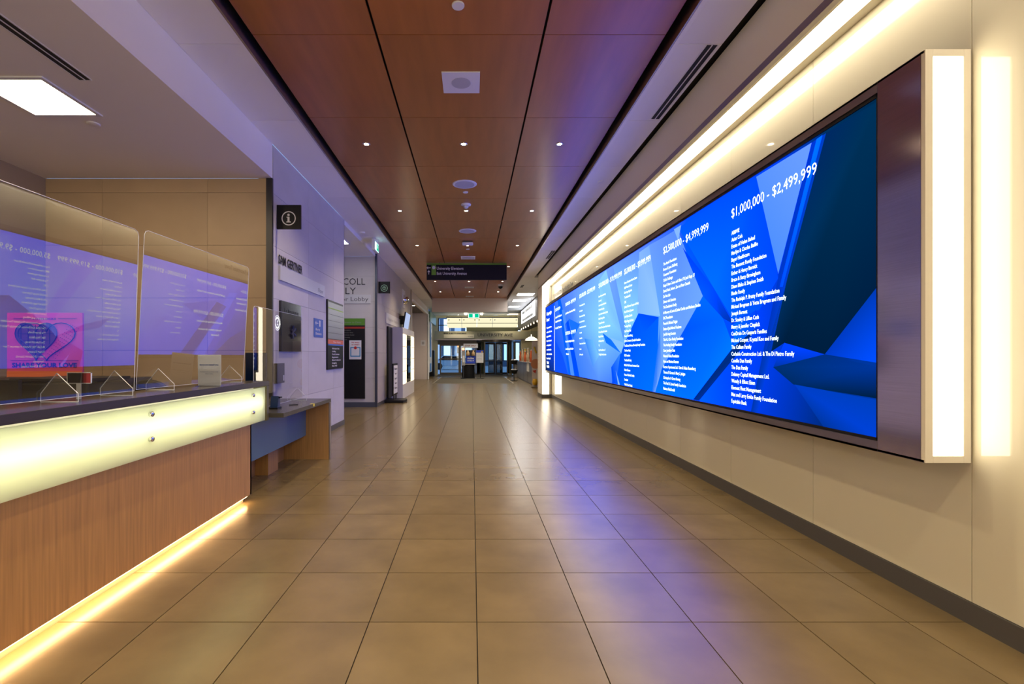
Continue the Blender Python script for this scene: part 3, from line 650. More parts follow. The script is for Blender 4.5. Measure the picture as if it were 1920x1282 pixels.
t = thing('dark_plaque', 'dark glossy plaque with a faint emblem and script heading', 'sign', (XI, 7.2, 1.54))
obj('plate', MB().box(XI, XI+.04, 6.80, 7.57, 1.54, 2.265), mat('charcoal_gloss', (.035, .036, .04), .12), t, bev=.002)
mb = MB(); letter(mb, 'La boutique', '+x', (XI+.04, 6.9, 2.10), .07, width=.55, lift=.003)
obj('lettering', mb, M_blk, t)
mb = MB()
for k in range(6):
    a = math.pi/2+2*math.pi*k/6; mb.cyl((XI+.042, 7.2, 1.83), (XI+.042, 7.2+.10*math.cos(a), 1.83+.10*math.sin(a)), .012, .03, n=8)
obj('emblem', mb, mat('navy_emblem', (.015, .02, .06), .3), t)
t = thing('blue_sign', 'small blue sign with an arrow pointing left and lift symbol', 'sign', (XI, 8.5, 1.8))
obj('plate', MB().box(XI, XI+.01, 8.29, 8.79, 1.805, 2.13), mat('sign_blue', (.02, .10, .42), .4), t)
mb = MB(); z = 2.05; mb.box(XI+.010, XI+.013, 8.36, 8.50, z-.008, z+.008)
mb.add([(XI+.013, 8.33, z), (XI+.013, 8.39, z-.045), (XI+.013, 8.39, z+.045)], [(0, 1, 2)]); mb.box(XI+.010, XI+.013, 8.56, 8.62, z-.055, z+.055)
letter(mb, 'Murray', '+x', (XI+.01, 8.36, 1.92), .045, width=.24, bold=.02); letter(mb, 'Elevators', '+x', (XI+.01, 8.36, 1.845), .045, width=.32, bold=.02)
obj('lettering', mb, M_signw, t)
t = thing('floor_directory', 'tall floor directory board with grey strips over an orange row and black list', 'sign', (XI, 9.5, 1.21))
Y0, Y1 = 9.0, 10.07
obj('board', MB().box(XI, XI+.03, Y0, Y1, 1.21, 2.54), M_blkg, t)
for k in range(6):
    z1 = 2.50-.118*k; obj('strip', MB().box(XI+.03, XI+.036, Y0+.01, Y1-.01, z1-.112, z1), mat('directory_grey', (.34, .37, .34), .3, metal=.3), t)
obj('green_line', MB().box(XI+.036, XI+.039, Y0+.01, Y1-.01, 2.375, 2.395), mat('lime', (.35, .55, .08), .5), t)
obj('orange_strip', MB().box(XI+.03, XI+.037, Y0+.01, Y1-.01, 1.70, 1.785), mat('directory_orange', (.70, .17, .08), .5), t)
obj('blue_strip', MB().box(XI+.03, XI+.037, Y0+.01, Y1-.01, 1.672, 1.697), mat('directory_blue', (.06, .18, .55), .5), t)
mb = MB(); letter(mb, 'Floor Guide', '+x', (XI+.037, 9.35, 1.725), .035, width=.5)
for k, s in enumerate(['Information Desk', 'Lobby', 'Food Services', 'Registration', 'Blood Collection', 'Imaging', 'Main Hall']): letter(mb, s, '+x', (XI+.03, 9.28, 1.60-.057*k), .032, width=(.5, .25, .5, .42, .6, .3, .33)[k], bold=.01)
letter(mb, '1', '+x', (XI+.037, 9.1, 2.30), .05)
obj('lettering', mb, M_signw, t)
t = thing('wall_control', 'small grey control box low on the sign wall beside the corner', 'box', (XI, 6.75, 1.1))
obj('body', MB().box(XI, XI+.05, 6.62, 6.88, 1.09, 1.37), mat('grey_box', (.12, .12, .13), .4), t, bev=.004); obj('label_strip', MB().box(XI+.05, XI+.052, 6.83, 6.86, 1.12, 1.2), M_signw, t)

# ================================================================== LIFT LOBBY WALL
YLW = 13.6; s_ = YLW/F
def lx(p): return (p-VX)*s_
def lz(p): return CH+(VY-p)*s_
t = thing('family_lettering', 'large dark capitals in two rows on the grey lobby wall', 'lettering', (-3.5, YLW, 3.2))
mb = MB(); letter(mb, 'DRISCOLL', '-y', (lx(685), YLW, lz(534)), .19, width=1.16, align='R', lift=.02); letter(mb, 'FAMILY', '-y', (lx(607), YLW, lz(551.5)), .19, width=.92, lift=.02)
obj('lettering', mb, mat('bronze_letter', (.03, .03, .035), .4), t)
t = thing('lobby_plate', 'pale plate reading Elevator Lobby under the large capitals', 'sign', (-3.6, YLW, 2.9))
obj('plate', MB().box(lx(600), lx(695), YLW-.03, YLW, lz(569), lz(552.5)), mat('silver_plate', (.62, .63, .65), .35), t)
mb = MB(); letter(mb, 'Elevator Lobby', '-y', (lx(691), YLW-.03, lz(564.5)), .12, width=1.25, align='R'); obj('lettering', mb, mat('grey_ink2', (.08, .08, .09), .5), t)
t = thing('lobby_directory', 'tall black directory board with a green top band in the lobby', 'sign', (-3.3, YLW, .3))
obj('board', MB().box(lx(625), lx(684.5), YLW-.03, YLW, lz(747), lz(597)), M_blkg, t)
obj('green_band', MB().box(lx(625), lx(684.5), YLW-.034, YLW-.03, lz(610), lz(597)), mat('band_green', (.10, .28, .02), .5), t)
obj('red_line', MB().box(lx(625), lx(684.5), YLW-.034, YLW-.03, lz(616), lz(612.5)), mat('band_red', (.35, .02, .01), .5), t)
mb = MB(); letter(mb, 'Elevator to Clinics', '-y', (lx(645), YLW-.034, lz(606)), .05, width=.5)
for k in range(5): letter(mb, ['Emergency', 'Fracture Clinic', 'Diabetes Centre', 'Pharmacy', 'Cafe'][k], '-y', (lx(646), YLW-.03, lz(620+4.4*k)), .03)
obj('lettering', mb, mat('dim_print', (.25, .27, .25), .5), t)
t = thing('notice_sheet', 'white sheet with a blue box and red dot taped to the black directory', 'poster', (-3.3, YLW-.03, 1.4))
obj('sheet', MB().box(lx(655.5), lx(678), YLW-.036, YLW-.032, lz(673.5), lz(638)), M_paper, t)
x0, x1, z0, z1 = lx(657.5), lx(676.5), lz(668.5), lz(650.5); b_ = .028
obj('blue_box', MB().box(x0, x1, YLW-.039, YLW-.036, z0, z0+b_).box(x0, x1, YLW-.039, YLW-.036, z1-b_, z1).box(x0, x0+b_, YLW-.039, YLW-.036, z0, z1).box(x1-b_, x1, YLW-.039, YLW-.036, z0, z1), mat('notice_blue', (.03, .30, .55), .5), t)
obj('red_dot', MB().cyl((lx(667), YLW-.042, lz(652)), (lx(667), YLW-.038, lz(652)), .042), mat('notice_red', (.6, .03, .02), .5), t)
mb = MB(); letter(mb, 'No entry', '-y', (lx(660), YLW-.036, lz(643)), .035, width=.22, bold=.03); letter(mb, 'no waiting', '-y', (lx(660), YLW-.036, lz(647)), .035, width=.22, bold=.03); obj('lettering', mb, mat('notice_red2', (.5, .03, .03), .5), t)
t = thing('lobby_ceiling_light', 'bright square ceiling light in the lift lobby', 'light', (-3.35, 11.7, 4.28))
obj('diffuser', MB().box(-3.7, -3.1, 11.4, 12.0, 4.272, 4.28), emis('lobby_panel', COOLW, 12.0), t); obj('frame', MB().box(-3.73, -3.07, 11.37, 11.4, 4.268, 4.29).box(-3.73, -3.07, 12.0, 12.03, 4.268, 4.29).box(-3.73, -3.7, 11.4, 12.0, 4.268, 4.29).box(-3.1, -3.07, 11.4, 12.0, 4.268, 4.29), M_wht, t)

# exit sign
E_exit = emis('exit_face', (.55, .9, .8), 1.2); E_exg = emis('exit_green', (0.0, .35, .18), 1.0)
def exit_sign(loc, label, face):
    r = thing('exit_sign', label, 'sign', loc); x, y, z = loc
    if face == 'x':
        obj('housing', MB().box(x-.08, x-.005, y-.24, y+.24, z-.30, z-.02).box(x-.12, x+.04, y-.1, y+.1, z-.02, z), M_wht, r, bev=.004)
        obj('face', MB().box(x-.005, x, y-.22, y+.22, z-.28, z-.08), E_exit, r)
        mb = MB().box(x, x+.002, y-.02, y+.20, z-.26, z-.10)
        mb2 = MB().box(x+.002, x+.003, y+.08, y+.12, z-.20, z-.13).cyl((x+.001, y+.1, z-.12), (x+.004, y+.1, z-.12), .016, n=10)
        obj('pictogram', mb, E_exg, r); obj('running_figure', mb2, E_exit, r)
    else:
        obj('housing', MB().box(x-.40, x+.40, y, y+.08, z-.32, z), M_wht, r); obj('face', MB().box(x-.38, x+.38, y-.004, y, z-.30, z-.02), E_exit, r)
        obj('pictogram', MB().box(x-.34, x-.07, y-.008, y-.004, z-.28, z-.04).box(x+.07, x+.34, y-.008, y-.004, z-.28, z-.04), E_exg, r)
        obj('emergency_lamp', MB().cyl((x-.55, y-.02, z-.02), (x-.55, y+.06, z-.02), .10, n=14).cyl((x+.55, y-.02, z-.02), (x+.55, y+.06, z-.02), .10, n=14), emis('emergency_bulb', WARM, 8), r)
exit_sign((-2.40, 12.05, ZS), 'green running man exit sign at the lift lobby corner', 'x')
exit_sign((.12, 33.2, ZS-.02), 'small green exit sign between two lamps above the far entrance', 'y')

# ================================================================== CEILING FIXTURES
dl0 = thing('downlight', 'small round warm downlight in the wooden ceiling', 'light', (0, 0, ZW), 'downlights in the wooden ceiling')
ang = [2*math.pi*i/20 for i in range(20)]
mbr = MB().lathe([(.055, -.001), (.055, -.004), (.034, -.004), (.034, .02)], (0, 0, ZW), n=20)
obj('trim_ring', mbr, M_chrome, dl0); obj('lamp', MB().cyl((0, 0, ZW-.003), (0, 0, ZW-.001), .033, n=16), E_down, dl0)
def spot(name, loc, e, ang_, blend, colr, parent=None, rot=None, rad=.05):
    l = bpy.data.lights.new(name, 'SPOT'); l.energy = e; l.spot_size = ang_; l.spot_blend = blend; l.color = colr; l.shadow_soft_size = rad
    o = bpy.data.objects.new(name, l); COL.objects.link(o)
    if parent is not None: o.parent = parent; o.location = Vector(loc)-rootloc(parent)
    else: o.location = loc
    if rot: o.rotation_euler = rot
    return o
spot('lamp_light', (0, 0, ZW-.03), L_SPOT, math.radians(115), .9, WARM, dl0)
dys = [6.82, 9.98, 13.14, 16.3, 19.6, 22.8, 3.66, .5, -2.66]
first = True
for iy, y in enumerate(dys):
    for ix, x in enumerate((-1.51, -.12, 1.25)):
        lb_ = '%s small warm downlight of the %s row in the wooden ceiling' % (('left', 'middle', 'right')[ix], ('nearest visible', 'second', 'third', 'fourth, beside the green-edged sign,', 'fifth', 'farthest', 'unseen row above the camera', 'unseen row behind the camera', 'unseen last')[iy])
        if first: dl0.location = (x, y, ZW); dl0['label'] = lb_; first = False
        else: dup(dl0, (x, y, ZW), lb_)
def disc(name, label, cat, x, y, r, kind='disc'):
    t_ = thing(name, label, cat, (x, y, ZW))
    obj('cover', MB().lathe([(r, 0), (r, -.006), (r*.93, -.012), (r*.85, -.012), (0, -.012)], (x, y, ZW), n=28), M_wht, t_)
    if kind == 'speaker': obj('grille', MB().cyl((x, y, ZW-.0145), (x, y, ZW-.012), r*.80, n=28), M_grille, t_)
    return t_
disc('ceiling_cover', 'small round white cover in the nearest wooden ceiling panel', 'cover', -.12, 4.11, .055)
disc('ceiling_speaker', 'round white ceiling speaker nearer of two in the wooden ceiling', 'speaker', -.13, 8.42, .215, 'speaker')
disc('ceiling_cover', 'tiny white disc just beyond the nearer round speaker', 'cover', -.12, 8.83, .05)
disc('ceiling_speaker', 'round white ceiling speaker farther of two in the wooden ceiling', 'speaker', -.11, 11.6, .215, 'speaker')
disc('ceiling_cover', 'tiny white disc beyond the rounded strobe on the ceiling', 'cover', -.12, 13.6, .05)
t = thing('square_speaker', 'square white ceiling plate with round grille in the wooden ceiling', 'speaker', (-.12, 5.27, ZW))
obj('plate', MB().box(-.325, .085, 5.07, 5.475, ZW-.012, ZW), M_wht, t, bev=.002); obj('grille', MB().cyl((-.12, 5.27, ZW-.015), (-.12, 5.27, ZW-.012), .105, n=32), M_grille, t)
t = thing('smoke_detector', 'white conical smoke detector below the middle downlight', 'detector', (-.12, 9.55, ZW))
obj('base', MB().lathe([(.10, 0), (.10, -.02), (.07, -.04)], (-.12, 9.55, ZW)), M_wht, t); obj('head', MB().lathe([(.055, -.04), (.05, -.06), (.03, -.08), (0, -.085)], (-.12, 9.55, ZW)), M_wht, t)
t = thing('ceiling_strobe', 'white rounded strobe unit on the wooden ceiling', 'alarm', (-.12, 12.7, ZW))
obj('body', MB().box(-.27, .03, 12.6, 12.8, ZW-.09, ZW-.02), M_wht, t, bev=.03); obj('mount', MB().box(-.24, 0, 12.62, 12.78, ZW-.03, ZW), M_dark, t)
for i, (y, a) in enumerate(((14.8, .22), (21.3, .2), (24.6, .2))):
    t = thing('ceiling_vent', ('grey rectangular vent plate just before the hanging sign', 'flat pale plate just beyond the hanging sign', 'farthest flat plate at the end of the wooden ceiling')[i], 'vent', (-.12, y, ZW))
    obj('plate', MB().box(-.12-a, -.12+a, y-.22, y+.22, ZW-.012, ZW), M_wht, t)
    obj('slats', MB().box(-.12-a*.85, -.12+a*.85, y-.17, y-.09, ZW-.016, ZW-.012).box(-.12-a*.85, -.12+a*.85, y-.04, y+.04, ZW-.016, ZW-.012).box(-.12-a*.85, -.12+a*.85, y+.09, y+.17, ZW-.016, ZW-.012), M_grille, t)
t = thing('dome_camera', 'black dome security camera in a white collar on the far ceiling', 'camera', (1.22, 20.4, ZW))
obj('collar', MB().lathe([(.12, 0), (.12, -.06), (.10, -.09)], (1.22, 20.4, ZW)), M_wht, t); obj('dome', MB().lathe([(.10, -.09), (.095, -.13), (.06, -.18), (0, -.20)], (1.22, 20.4, ZW)), M_blkg, t)
# linear diffusers
def slot(name, label, x, ya, yb, z, w_=.05):
    r = thing(name, label, 'vent', (x, (ya+yb)/2, z))
    obj('frame', MB().box(x-w_-.012, x-w_, ya, yb, z-.004, z+.004).box(x+w_, x+w_+.012, ya, yb, z-.004, z+.004).box(x-.006, x+.006, ya, yb, z-.004, z+.003).box(x-w_, x+w_, yb, yb+.012, z-.004, z+.004), M_wht, r)
    obj('slot', MB().box(x-w_, x-.006, ya, yb, z-.002, z+.002).box(x+.006, x+w_, ya, yb, z-.002, z+.002), M_black, r)
slot('slot_vent', 'long twin slot vent in the reception ceiling', -3.42, 1.5, 4.22, 3.92)
slot('slot_vent', 'twin slot vent in the white ceiling over the near screen', 2.25, 4.47, 5.87, ZS)
slot('slot_vent', 'short twin slot vent in the white ceiling farther along', 2.27, 13.3, 14.4, ZS)
slot('slot_vent', 'farther small dark vent in the right white ceiling', 2.12, 19.8, 20.6, ZS)
for i, (x0, y0) in enumerate(((-4.41, 4.19), (-4.41, 1.2), (-4.41, -1.8), (-5.4, 2.7))):
    t = thing('ceiling_light', ('square glowing ceiling light over the reception desk', 'second square ceiling light beyond the picture edge over reception', 'rear square ceiling light over reception', 'side square ceiling light over reception')[i], 'light', (x0+.315, y0+.315, 3.92))
    obj('diffuser', MB().box(x0+.01, x0+.62, y0+.01, y0+.62, 3.915, 3.918), E_panel, t)
    fr = MB()
    for (a, b, c, d) in ((x0-.03, x0+.66, y0-.03, y0+.01), (x0-.03, x0+.66, y0+.62, y0+.66), (x0-.03, x0+.01, y0+.01, y0+.62), (x0+.62, x0+.66, y0+.01, y0+.62)): fr.box(a, b, c, d, 3.906, 3.92)
    obj('frame', fr, M_wht, t)
t = thing('sprinkler_cover', 'small round sprinkler cover in the reception ceiling', 'sprinkler', (-3.98, 5.02, 3.92)); obj('cover', MB().lathe([(.06, 0), (.06, -.008), (.05, -.012), (0, -.012)], (-3.98, 5.02, 3.92)), M_paint, t)
t = thing('sprinkler_cover', 'small round sprinkler cover in the right white ceiling', 'sprinkler', (2.2, 8.0, ZS)); obj('cover', MB().lathe([(.05, 0), (.05, -.008), (.04, -.012), (0, -.012)], (2.15, 8.0, ZS)), M_white, t)
t = thing('lobby_sprinkler', 'small white sprinkler cover left of the exit sign', 'sprinkler', (-2.55, 11.0, ZS)); obj('cover', MB().lathe([(.07, 0), (.07, -.02), (.05, -.03), (0, -.03)], (-2.6, 11.3, ZS)), M_wht, t)

# hanging sign
t = thing('overhead_sign', 'wide black overhead sign with a green top edge and white directions', 'sign', (-.1, 15.6, 3.94))
yS = 15.6; a0, a1 = px((800, 524.5), Y=yS), px((950, 493.5), Y=yS)
obj('board', MB().box(a0.x, a1.x, yS, yS+.08, a0.z, a1.z-.05), mat('sign_black', (.012, .011, .018), .5, spec=.15), t)
obj('green_edge', MB().box(a0.x, a1.x, yS-.004, yS+.08, a1.z-.05, a1.z), mat('sign_green', (.12, .30, .01), .5), t)
obj('hanger', MB().box(a0.x+.4, a0.x+.44, yS+.02, yS+.06, a1.z, ZW).box(a1.x-.44, a1.x-.4, yS+.02, yS+.06, a1.z, ZW), M_dark, t)
a = px((809, 515.5), Y=yS); b = px((817.5, 497), Y=yS); obj('green_block', MB().box(a.x, b.x, yS-.003, yS, a.z, b.z), mat('sign_green2', (.16, .36, .03), .5), t)
mb = MB(); p = px((819, 505), Y=yS); letter(mb, 'University Elevators', '-y', (p.x, yS, p.z-.01), .095, width=.87, bold=.01)
p = px((819, 514.5), Y=yS); letter(mb, 'Exit University Avenue', '-y', (p.x, yS, p.z-.01), .095, width=.98, bold=.01)
p = px((804, 502), Y=yS); mb.box(p.x-.06, p.x+.06, yS-.003, yS, p.z-.01, p.z+.01).add([(p.x-.08, yS-.003, p.z), (p.x-.02, yS-.003, p.z-.05), (p.x-.02, yS-.003, p.z+.05)], [(0, 1, 2)])
p = px((804, 511), Y=yS); mb.box(p.x-.01, p.x+.01, yS-.003, yS, p.z-.06, p.z+.06).add([(p.x-.05, yS-.003, p.z+.02), (p.x+.05, yS-.003, p.z+.02), (p.x, yS-.003, p.z+.08)], [(0, 1, 2)])
p = px((813.3, 501.5), Y=yS); mb.cyl((p.x, yS-.006, p.z), (p.x, yS-.003, p.z), .055, n=16)
obj('lettering', mb, M_signw, t)

# ================================================================== LEFT WALL BEYOND THE LOBBY
t = thing('display_cabinet', 'tall white cabinet with lit glass shelves against the left wall', 'cabinet', (-2.5, 17.5, 0))
X0, X1, Ya, Yb, Zt = -2.715, -2.33, 16.07, 19.2, 2.415
obj('side_panel', MB().box(X0, X1, Ya, Ya+.03, 0, Zt), mat('lilac_white', (.60, .59, .62), .4), t); obj('side_panel', MB().box(X0, X1, Yb-.03, Yb, 0, Zt), M_wht, t)
obj('base', MB().box(X0, X1, Ya+.03, Yb-.03, 0, .48), M_wht, t); obj('top', MB().box(X0, X1, Ya+.03, Yb-.03, Zt-.2, Zt), M_wht, t); obj('back', MB().box(X0, X0+.03, Ya+.03, Yb-.03, .48, Zt-.2), M_wht, t)
E_cab = emis('cabinet_glow', (1.0, .80, .50), 1.6)
for (ya, yb) in ((Ya+.05, 17.0), (18.3, Yb-.05)):
    lp = obj('lit_panel', MB().box(X1-.02, X1, ya, yb, .50, Zt-.22), E_cab, t)
    for k in range(1, 4): obj('divider', MB().box(X1, X1+.012, ya, yb, .5+.42*k, .52+.42*k), M_cream, lp)
obj('glass_door', MB().box(X1-.005, X1, 17.05, 18.25, .5, Zt-.22), M_glass, t)
obj('inner_light', MB().box(X0+.03, X0+.04, 17.05, 18.25, .5, Zt-.22), emis('cab_inner', (1, .75, .45), .35), t)
for k in range(1, 4): obj('shelf', MB().box(X0+.04, X1-.03, 17.05, 18.25, .5+.42*k, .515+.42*k), M_glass, t)
gi = 0
for k in range(4):
    for j in range(4):
        h = random.uniform(.15, .32); y_ = 17.2+.28*j; z_ = .501+.42*k+(.015 if k else 0)
        c_ = random.choice([(.5, .03, .03), (.03, .03, .05), (.05, .08, .4), (.4, .3, .1)])
        o = obj('display_item', MB().lathe([(.0, 0), (.045, 0), (.06, h*.4), (.035, h*.7), (.05, h), (0, h)], (X1-.17, y_, z_), n=10), mat('item_%d' % int(c_[0]*100), c_, .4), loc=(X1-.17, y_, z_))
        o['label'] = 'small display object on the %s glass shelf, %s from the left in the lit cabinet' % (('lowest', 'second', 'third', 'top')[k], ('first', 'second', 'third', 'fourth')[j]); o['category'] = 'ornament'; o['group'] = 'ornaments in the lit cabinet'
t = thing('backing_board', 'narrow black upright board between the wall and the cabinet', 'board', (-2.68, 15.5, 0)); obj('board', MB().box(-2.715, -2.66, 15.2, 15.95, .1, 2.40), M_blk, t)
t = thing('floor_stand_sign', 'black framed sidewalk sign on a heavy rubber base by the cabinet', 'sign', (-2.45, 15.1, 0))
bs = [(-2.85+.14, 14.75), (-2.12, 14.72), (-2.05, 15.1), (-2.12, 15.48), (-2.70, 15.5), (-2.7, 15.1)]
obj('base', MB().prism([(x, y, 0) for x, y in bs], (0, 0, .09)), M_blk, t, bev=.02)
obj('post', MB().box(-2.46, -2.42, 14.9, 14.94, .09, .3).box(-2.46, -2.42, 15.3, 15.34, .09, .3), M_dark, t)
obj('frame', MB().box(-2.465, -2.42, 14.70, 15.55, .22, 1.22), M_blk, t, bev=.01)
obj('poster', MB().box(-2.42, -2.415, 14.76, 15.49, .28, 1.16), M_paper, t)
mb = MB()
for k, s in enumerate(['Please wear', 'a mask', 'Keep your', 'distance', 'Thank you']): letter(mb, s, '+x', (-2.415, 15.12, 1.02-.15*k), .07, align='C', bold=.02)
obj('lettering', mb, mat('grey_ink2', (.08, .08, .09), .5), t)
t = thing('long_plate', 'pale plate with faint lettering on the wall above the cabinet', 'sign', (-2.72, 16.4, 2.49))
obj('plate', MB().box(-2.72, -2.69, 15.0, 17.9, 2.49, 2.82), mat('silver_plate2', (.66, .64, .60), .4), t)
mb = MB(); letter(mb, 'Volunteer Resources', '+x', (-2.69, 16.45, 2.60), .1, width=2.3, align='C'); obj('lettering', mb, mat('faint_ink', (.42, .40, .36), .5), t)
t = thing('security_mirror', 'small silver half dome mirror on a white plate high on the wall', 'mirror', (-2.72, 19.0, 3.4))
obj('plate', MB().box(-2.72, -2.70, 18.6, 19.3, 3.35, 4.05), M_wht, t); obj('dome', MB().lathe([(.20, 0), (.19, .07), (.14, .14), (.07, .18), (0, .19)], (-2.70, 19.0, 3.68), n=24, axis=(1, 0, 0)), M_chrome, t)
t = thing('wall_television', 'tilted flat television on a black bracket above the cabinet', 'television', (-2.5, 18.2, 2.45))
obj('bracket', MB().box(-2.72, -2.50, 17.9, 18.2, 2.65, 2.95), M_blk, t)
pa, pb, pc, pd = Vector((-2.42, 17.55, 3.05)), Vector((-2.42, 18.75, 3.05)), Vector((-2.52, 18.75, 2.42)), Vector((-2.52, 17.55, 2.42))
sh = Vector((.02, 0, 0))
obj('case', MB().prism([pa+Vector((-.05, -.02, .02)), pb+Vector((-.05, .02, .02)), pc+Vector((-.05, .02, -.02)), pd+Vector((-.05, -.02, -.02))], (.045, 0, 0)), M_blk, t)
obj('screen', MB().prism([pa, pd, pc, pb], (.004, 0, 0)), emis('tv_face', (.35, .42, .62), .8), t)
t = thing('portal_notice', 'small white notice on the grey wall inside the opening', 'sign', (-2.95, 29, 1.6)); a0, a1 = px((789, 648), Y=29.0), px((797.5, 638), Y=29.0)
obj('sheet', MB().box(a0.x, a1.x, 28.98, 29, a0.z, a1.z), M_paper, t); obj('symbol', MB().box(a0.x+.06, a1.x-.06, 28.975, 28.98, a0.z+.08, a1.z-.08), M_grille, t)
t = thing('portal_downlight', 'recessed lamp in the dark ceiling of the opening', 'light', (-3.0, 24.5, 4.02)); obj('lamp', MB().cyl((-3.0, 24.5, 4.01), (-3.0, 24.5, 4.02), .08), emis('portal_bulb', WARM2, 8), t); obj('ring', MB().lathe([(.11, 0), (.11, -.012), (.08, -.012)], (-3.0, 24.5, 4.02)), M_wht, t)
struct('trim_16', MB().box(-2.72, -2.58, 29.62, 34.4, 3.55, 4.2), mat('green_glass', (.10, .26, .15), .3))
t = thing('blue_pylon', 'slim tall blue sign panel at the end of the left wall', 'sign', (-2.66, 29.7, 0))
obj('panel', MB().box(-2.66, -2.62, 29.62, 31.3, .4, 3.8), M_wht, t); obj('blue_panel', MB().box(-2.62, -2.60, 29.66, 30.5, 1.35, 3.75).box(-2.62, -2.60, 29.66, 30.5, .45, .95), mat('pylon_blue', (.02, .20, .60), .4), t)
mb = MB(); [letter(mb, s, '+x', (-2.62, 30.6, 3.5-.35*k), .16) for k, s in enumerate(['Cafe', 'Gift', 'Shop', 'ATM'])]; obj('lettering', mb, M_blk, t)
t = thing('dark_cabinet', 'tall black cabinet at the far left beside the entrance', 'cabinet', (-2.75, 33.4, 0)); obj('body', MB().box(-3.1, -2.62, 32.8, 33.6, 0, 1.75), M_blk, t); obj('top', MB().box(-3.12, -2.6, 32.78, 33.62, 1.75, 1.8), M_dark, t)

# ================================================================== FAR ENTRANCE
YE = 35.0
struct('trim_17', MB().box(-2.73, 5.1, YE, YE+.5, 2.62, 3.22), mat('header_beige', (.42, .42, .33), .5))
struct('trim_18', MB().box(-2.73, 5.1, YE-.02, YE+.02, 2.56, 2.64), M_frame)
struct('wall_far', MB().box(-3.28, -2.53, YE+.03, YE+.5, 0, 4.38).box(3.6, 5.09, YE+.03, YE+.5, 0, 4.38).box(-2.53, 3.6, YE+.03, YE+.5, 4.2, 4.38), mat('cream_column', (.62, .56, .36), .5))
struct('wall_storefront_back', MB().box(5.1, 5.3, 17.4, 35.5, 0, 4.6).box(2.74, 5.3, 17.3, 17.5, 0, 4.6), mat('store_brown', (.10, .085, .07), .6))
t = thing('entrance_lettering', 'grey capitals reading UNIVERSITY AVE on the beam over the doors', 'lettering', (1, YE, 2.75))
a0, a1 = px((895.5, 630.5), Y=YE), px((961, 625), Y=YE)
mb = MB(); letter(mb, 'UNIVERSITY AVE', '-y', (a0.x, YE, a0.z), .22, width=a1.x-a0.x, bold=.01, lift=.02); obj('lettering', mb, M_dark, t)
t = thing('donor_plate', 'long pale plate under small capitals on the entrance beam', 'sign', (-1, YE, 2.7))
a0, a1 = px((832, 633.5), Y=YE), px((889, 627), Y=YE); obj('plate', MB().box(a0.x, a1.x, YE-.02, YE, a0.z, a1.z), mat('pale_plate', (.85, .83, .72), .4), t)
mb = MB(); letter(mb, 'MARK & BETTY GOODMAN', '-y', (a0.x, YE, a1.z+.04), .10, width=1.65, bold=.02, lift=.01); letter(mb, 'Entrance', '-y', (a1.x-.1, YE-.02, a0.z+.08), .07, align='R'); obj('lettering', mb, M_dark, t)
for i, (x, y) in enumerate(((-1.6, 27.2), (.0, 27.2), (1.5, 27.2), (-1.6, 31.0), (1.5, 31.0), (-1.0, 34.6), (2.6, 34.6))):  # lamps added to brighten the far lobby
    o = dup(dl0, (x, y, ZS if y < 34 else ZS), ('left', 'middle', 'right', 'far left', 'far right', 'last left', 'last right')[i]+' added downlight in the entrance ceiling beyond the bulkhead')
    o['group'] = 'added downlights in the entrance ceiling'
# glowing canopy above the beam
t = thing('glass_canopy', 'long glowing cream glass canopy above the entrance beam', 'canopy', (.7, 33.6, 3.3))
E_can = emis('canopy_glow', (1.0, .93, .62), .60)
cx = [-1.77, -.72, .35, 1.45, 3.25]
for a, b in zip(cx[:-1], cx[1:]):
    gp_ = obj('glass_pane', MB().box(a+.01, b-.01, 33.5, 33.53, 3.72, 4.08), E_can, t)
    obj('lower_pane', MB().prism([(a+.01, 33.52, 3.70), (b-.01, 33.52, 3.70), (b-.01, 34.3, 3.42), (a+.01, 34.3, 3.42)], (0, 0, .02)), E_can, t)
    for x in (a+.15, b-.15): obj('fitting', MB().cyl((x, 33.44, 3.93), (x, 33.5, 3.93), .04, n=12), M_chrome, gp_)
obj('rail', MB().box(-1.8, 3.25, 33.48, 33.56, 4.08, 4.16).box(-1.8, 3.25, 33.49, 33.54, 3.69, 3.73), M_dark, t)
struct('trim_19', MB().box(-.40, 3.3, 34.2, 34.6, 3.20, 3.48), mat('olive_box', (.20, .20, .11), .5))
# sliding doors
def framed(name, kind_label, x0, x1, z1, y, mid=True):
    d = MB(); w_ = .09
    d.box(x0, x0+w_, y, y+.08, 0, z1).box(x1-w_, x1, y, y+.08, 0, z1).box(x0+w_, x1-w_, y, y+.08, z1-w_, z1).box(x0+w_, x1-w_, y, y+.08, 0, .16)
    if mid: d.box(x0+w_, x1-w_, y, y+.07, 1.14, 1.22)
    s = struct(name, d, mat('door_bronze', (.16, .14, .10), .35, metal=.6))
    obj('glass_pane', MB().box(x0+w_, x1-w_, y+.035, y+.045, .16, z1-w_), M_glass, s)
    return s
d1 = framed('door_1', '', -2.42, -.92, 2.25, 35.8); d2 = framed('door_2', '', -.92, .30, 2.25, 35.85)
struct('trim_20', MB().box(-2.6, .35, 35.75, 35.9, 2.25, 2.62), mat('door_bronze2', (.12, .10, .07), .4, metal=.5))
struct('window_1', MB().box(-2.53, -2.45, 35.4, 35.5, 3.22, 4.2).box(-1.7, -1.62, 35.4, 35.5, 3.22, 4.2).box(-2.45, -1.7, 35.4, 35.5, 3.65, 3.71), M_dark)
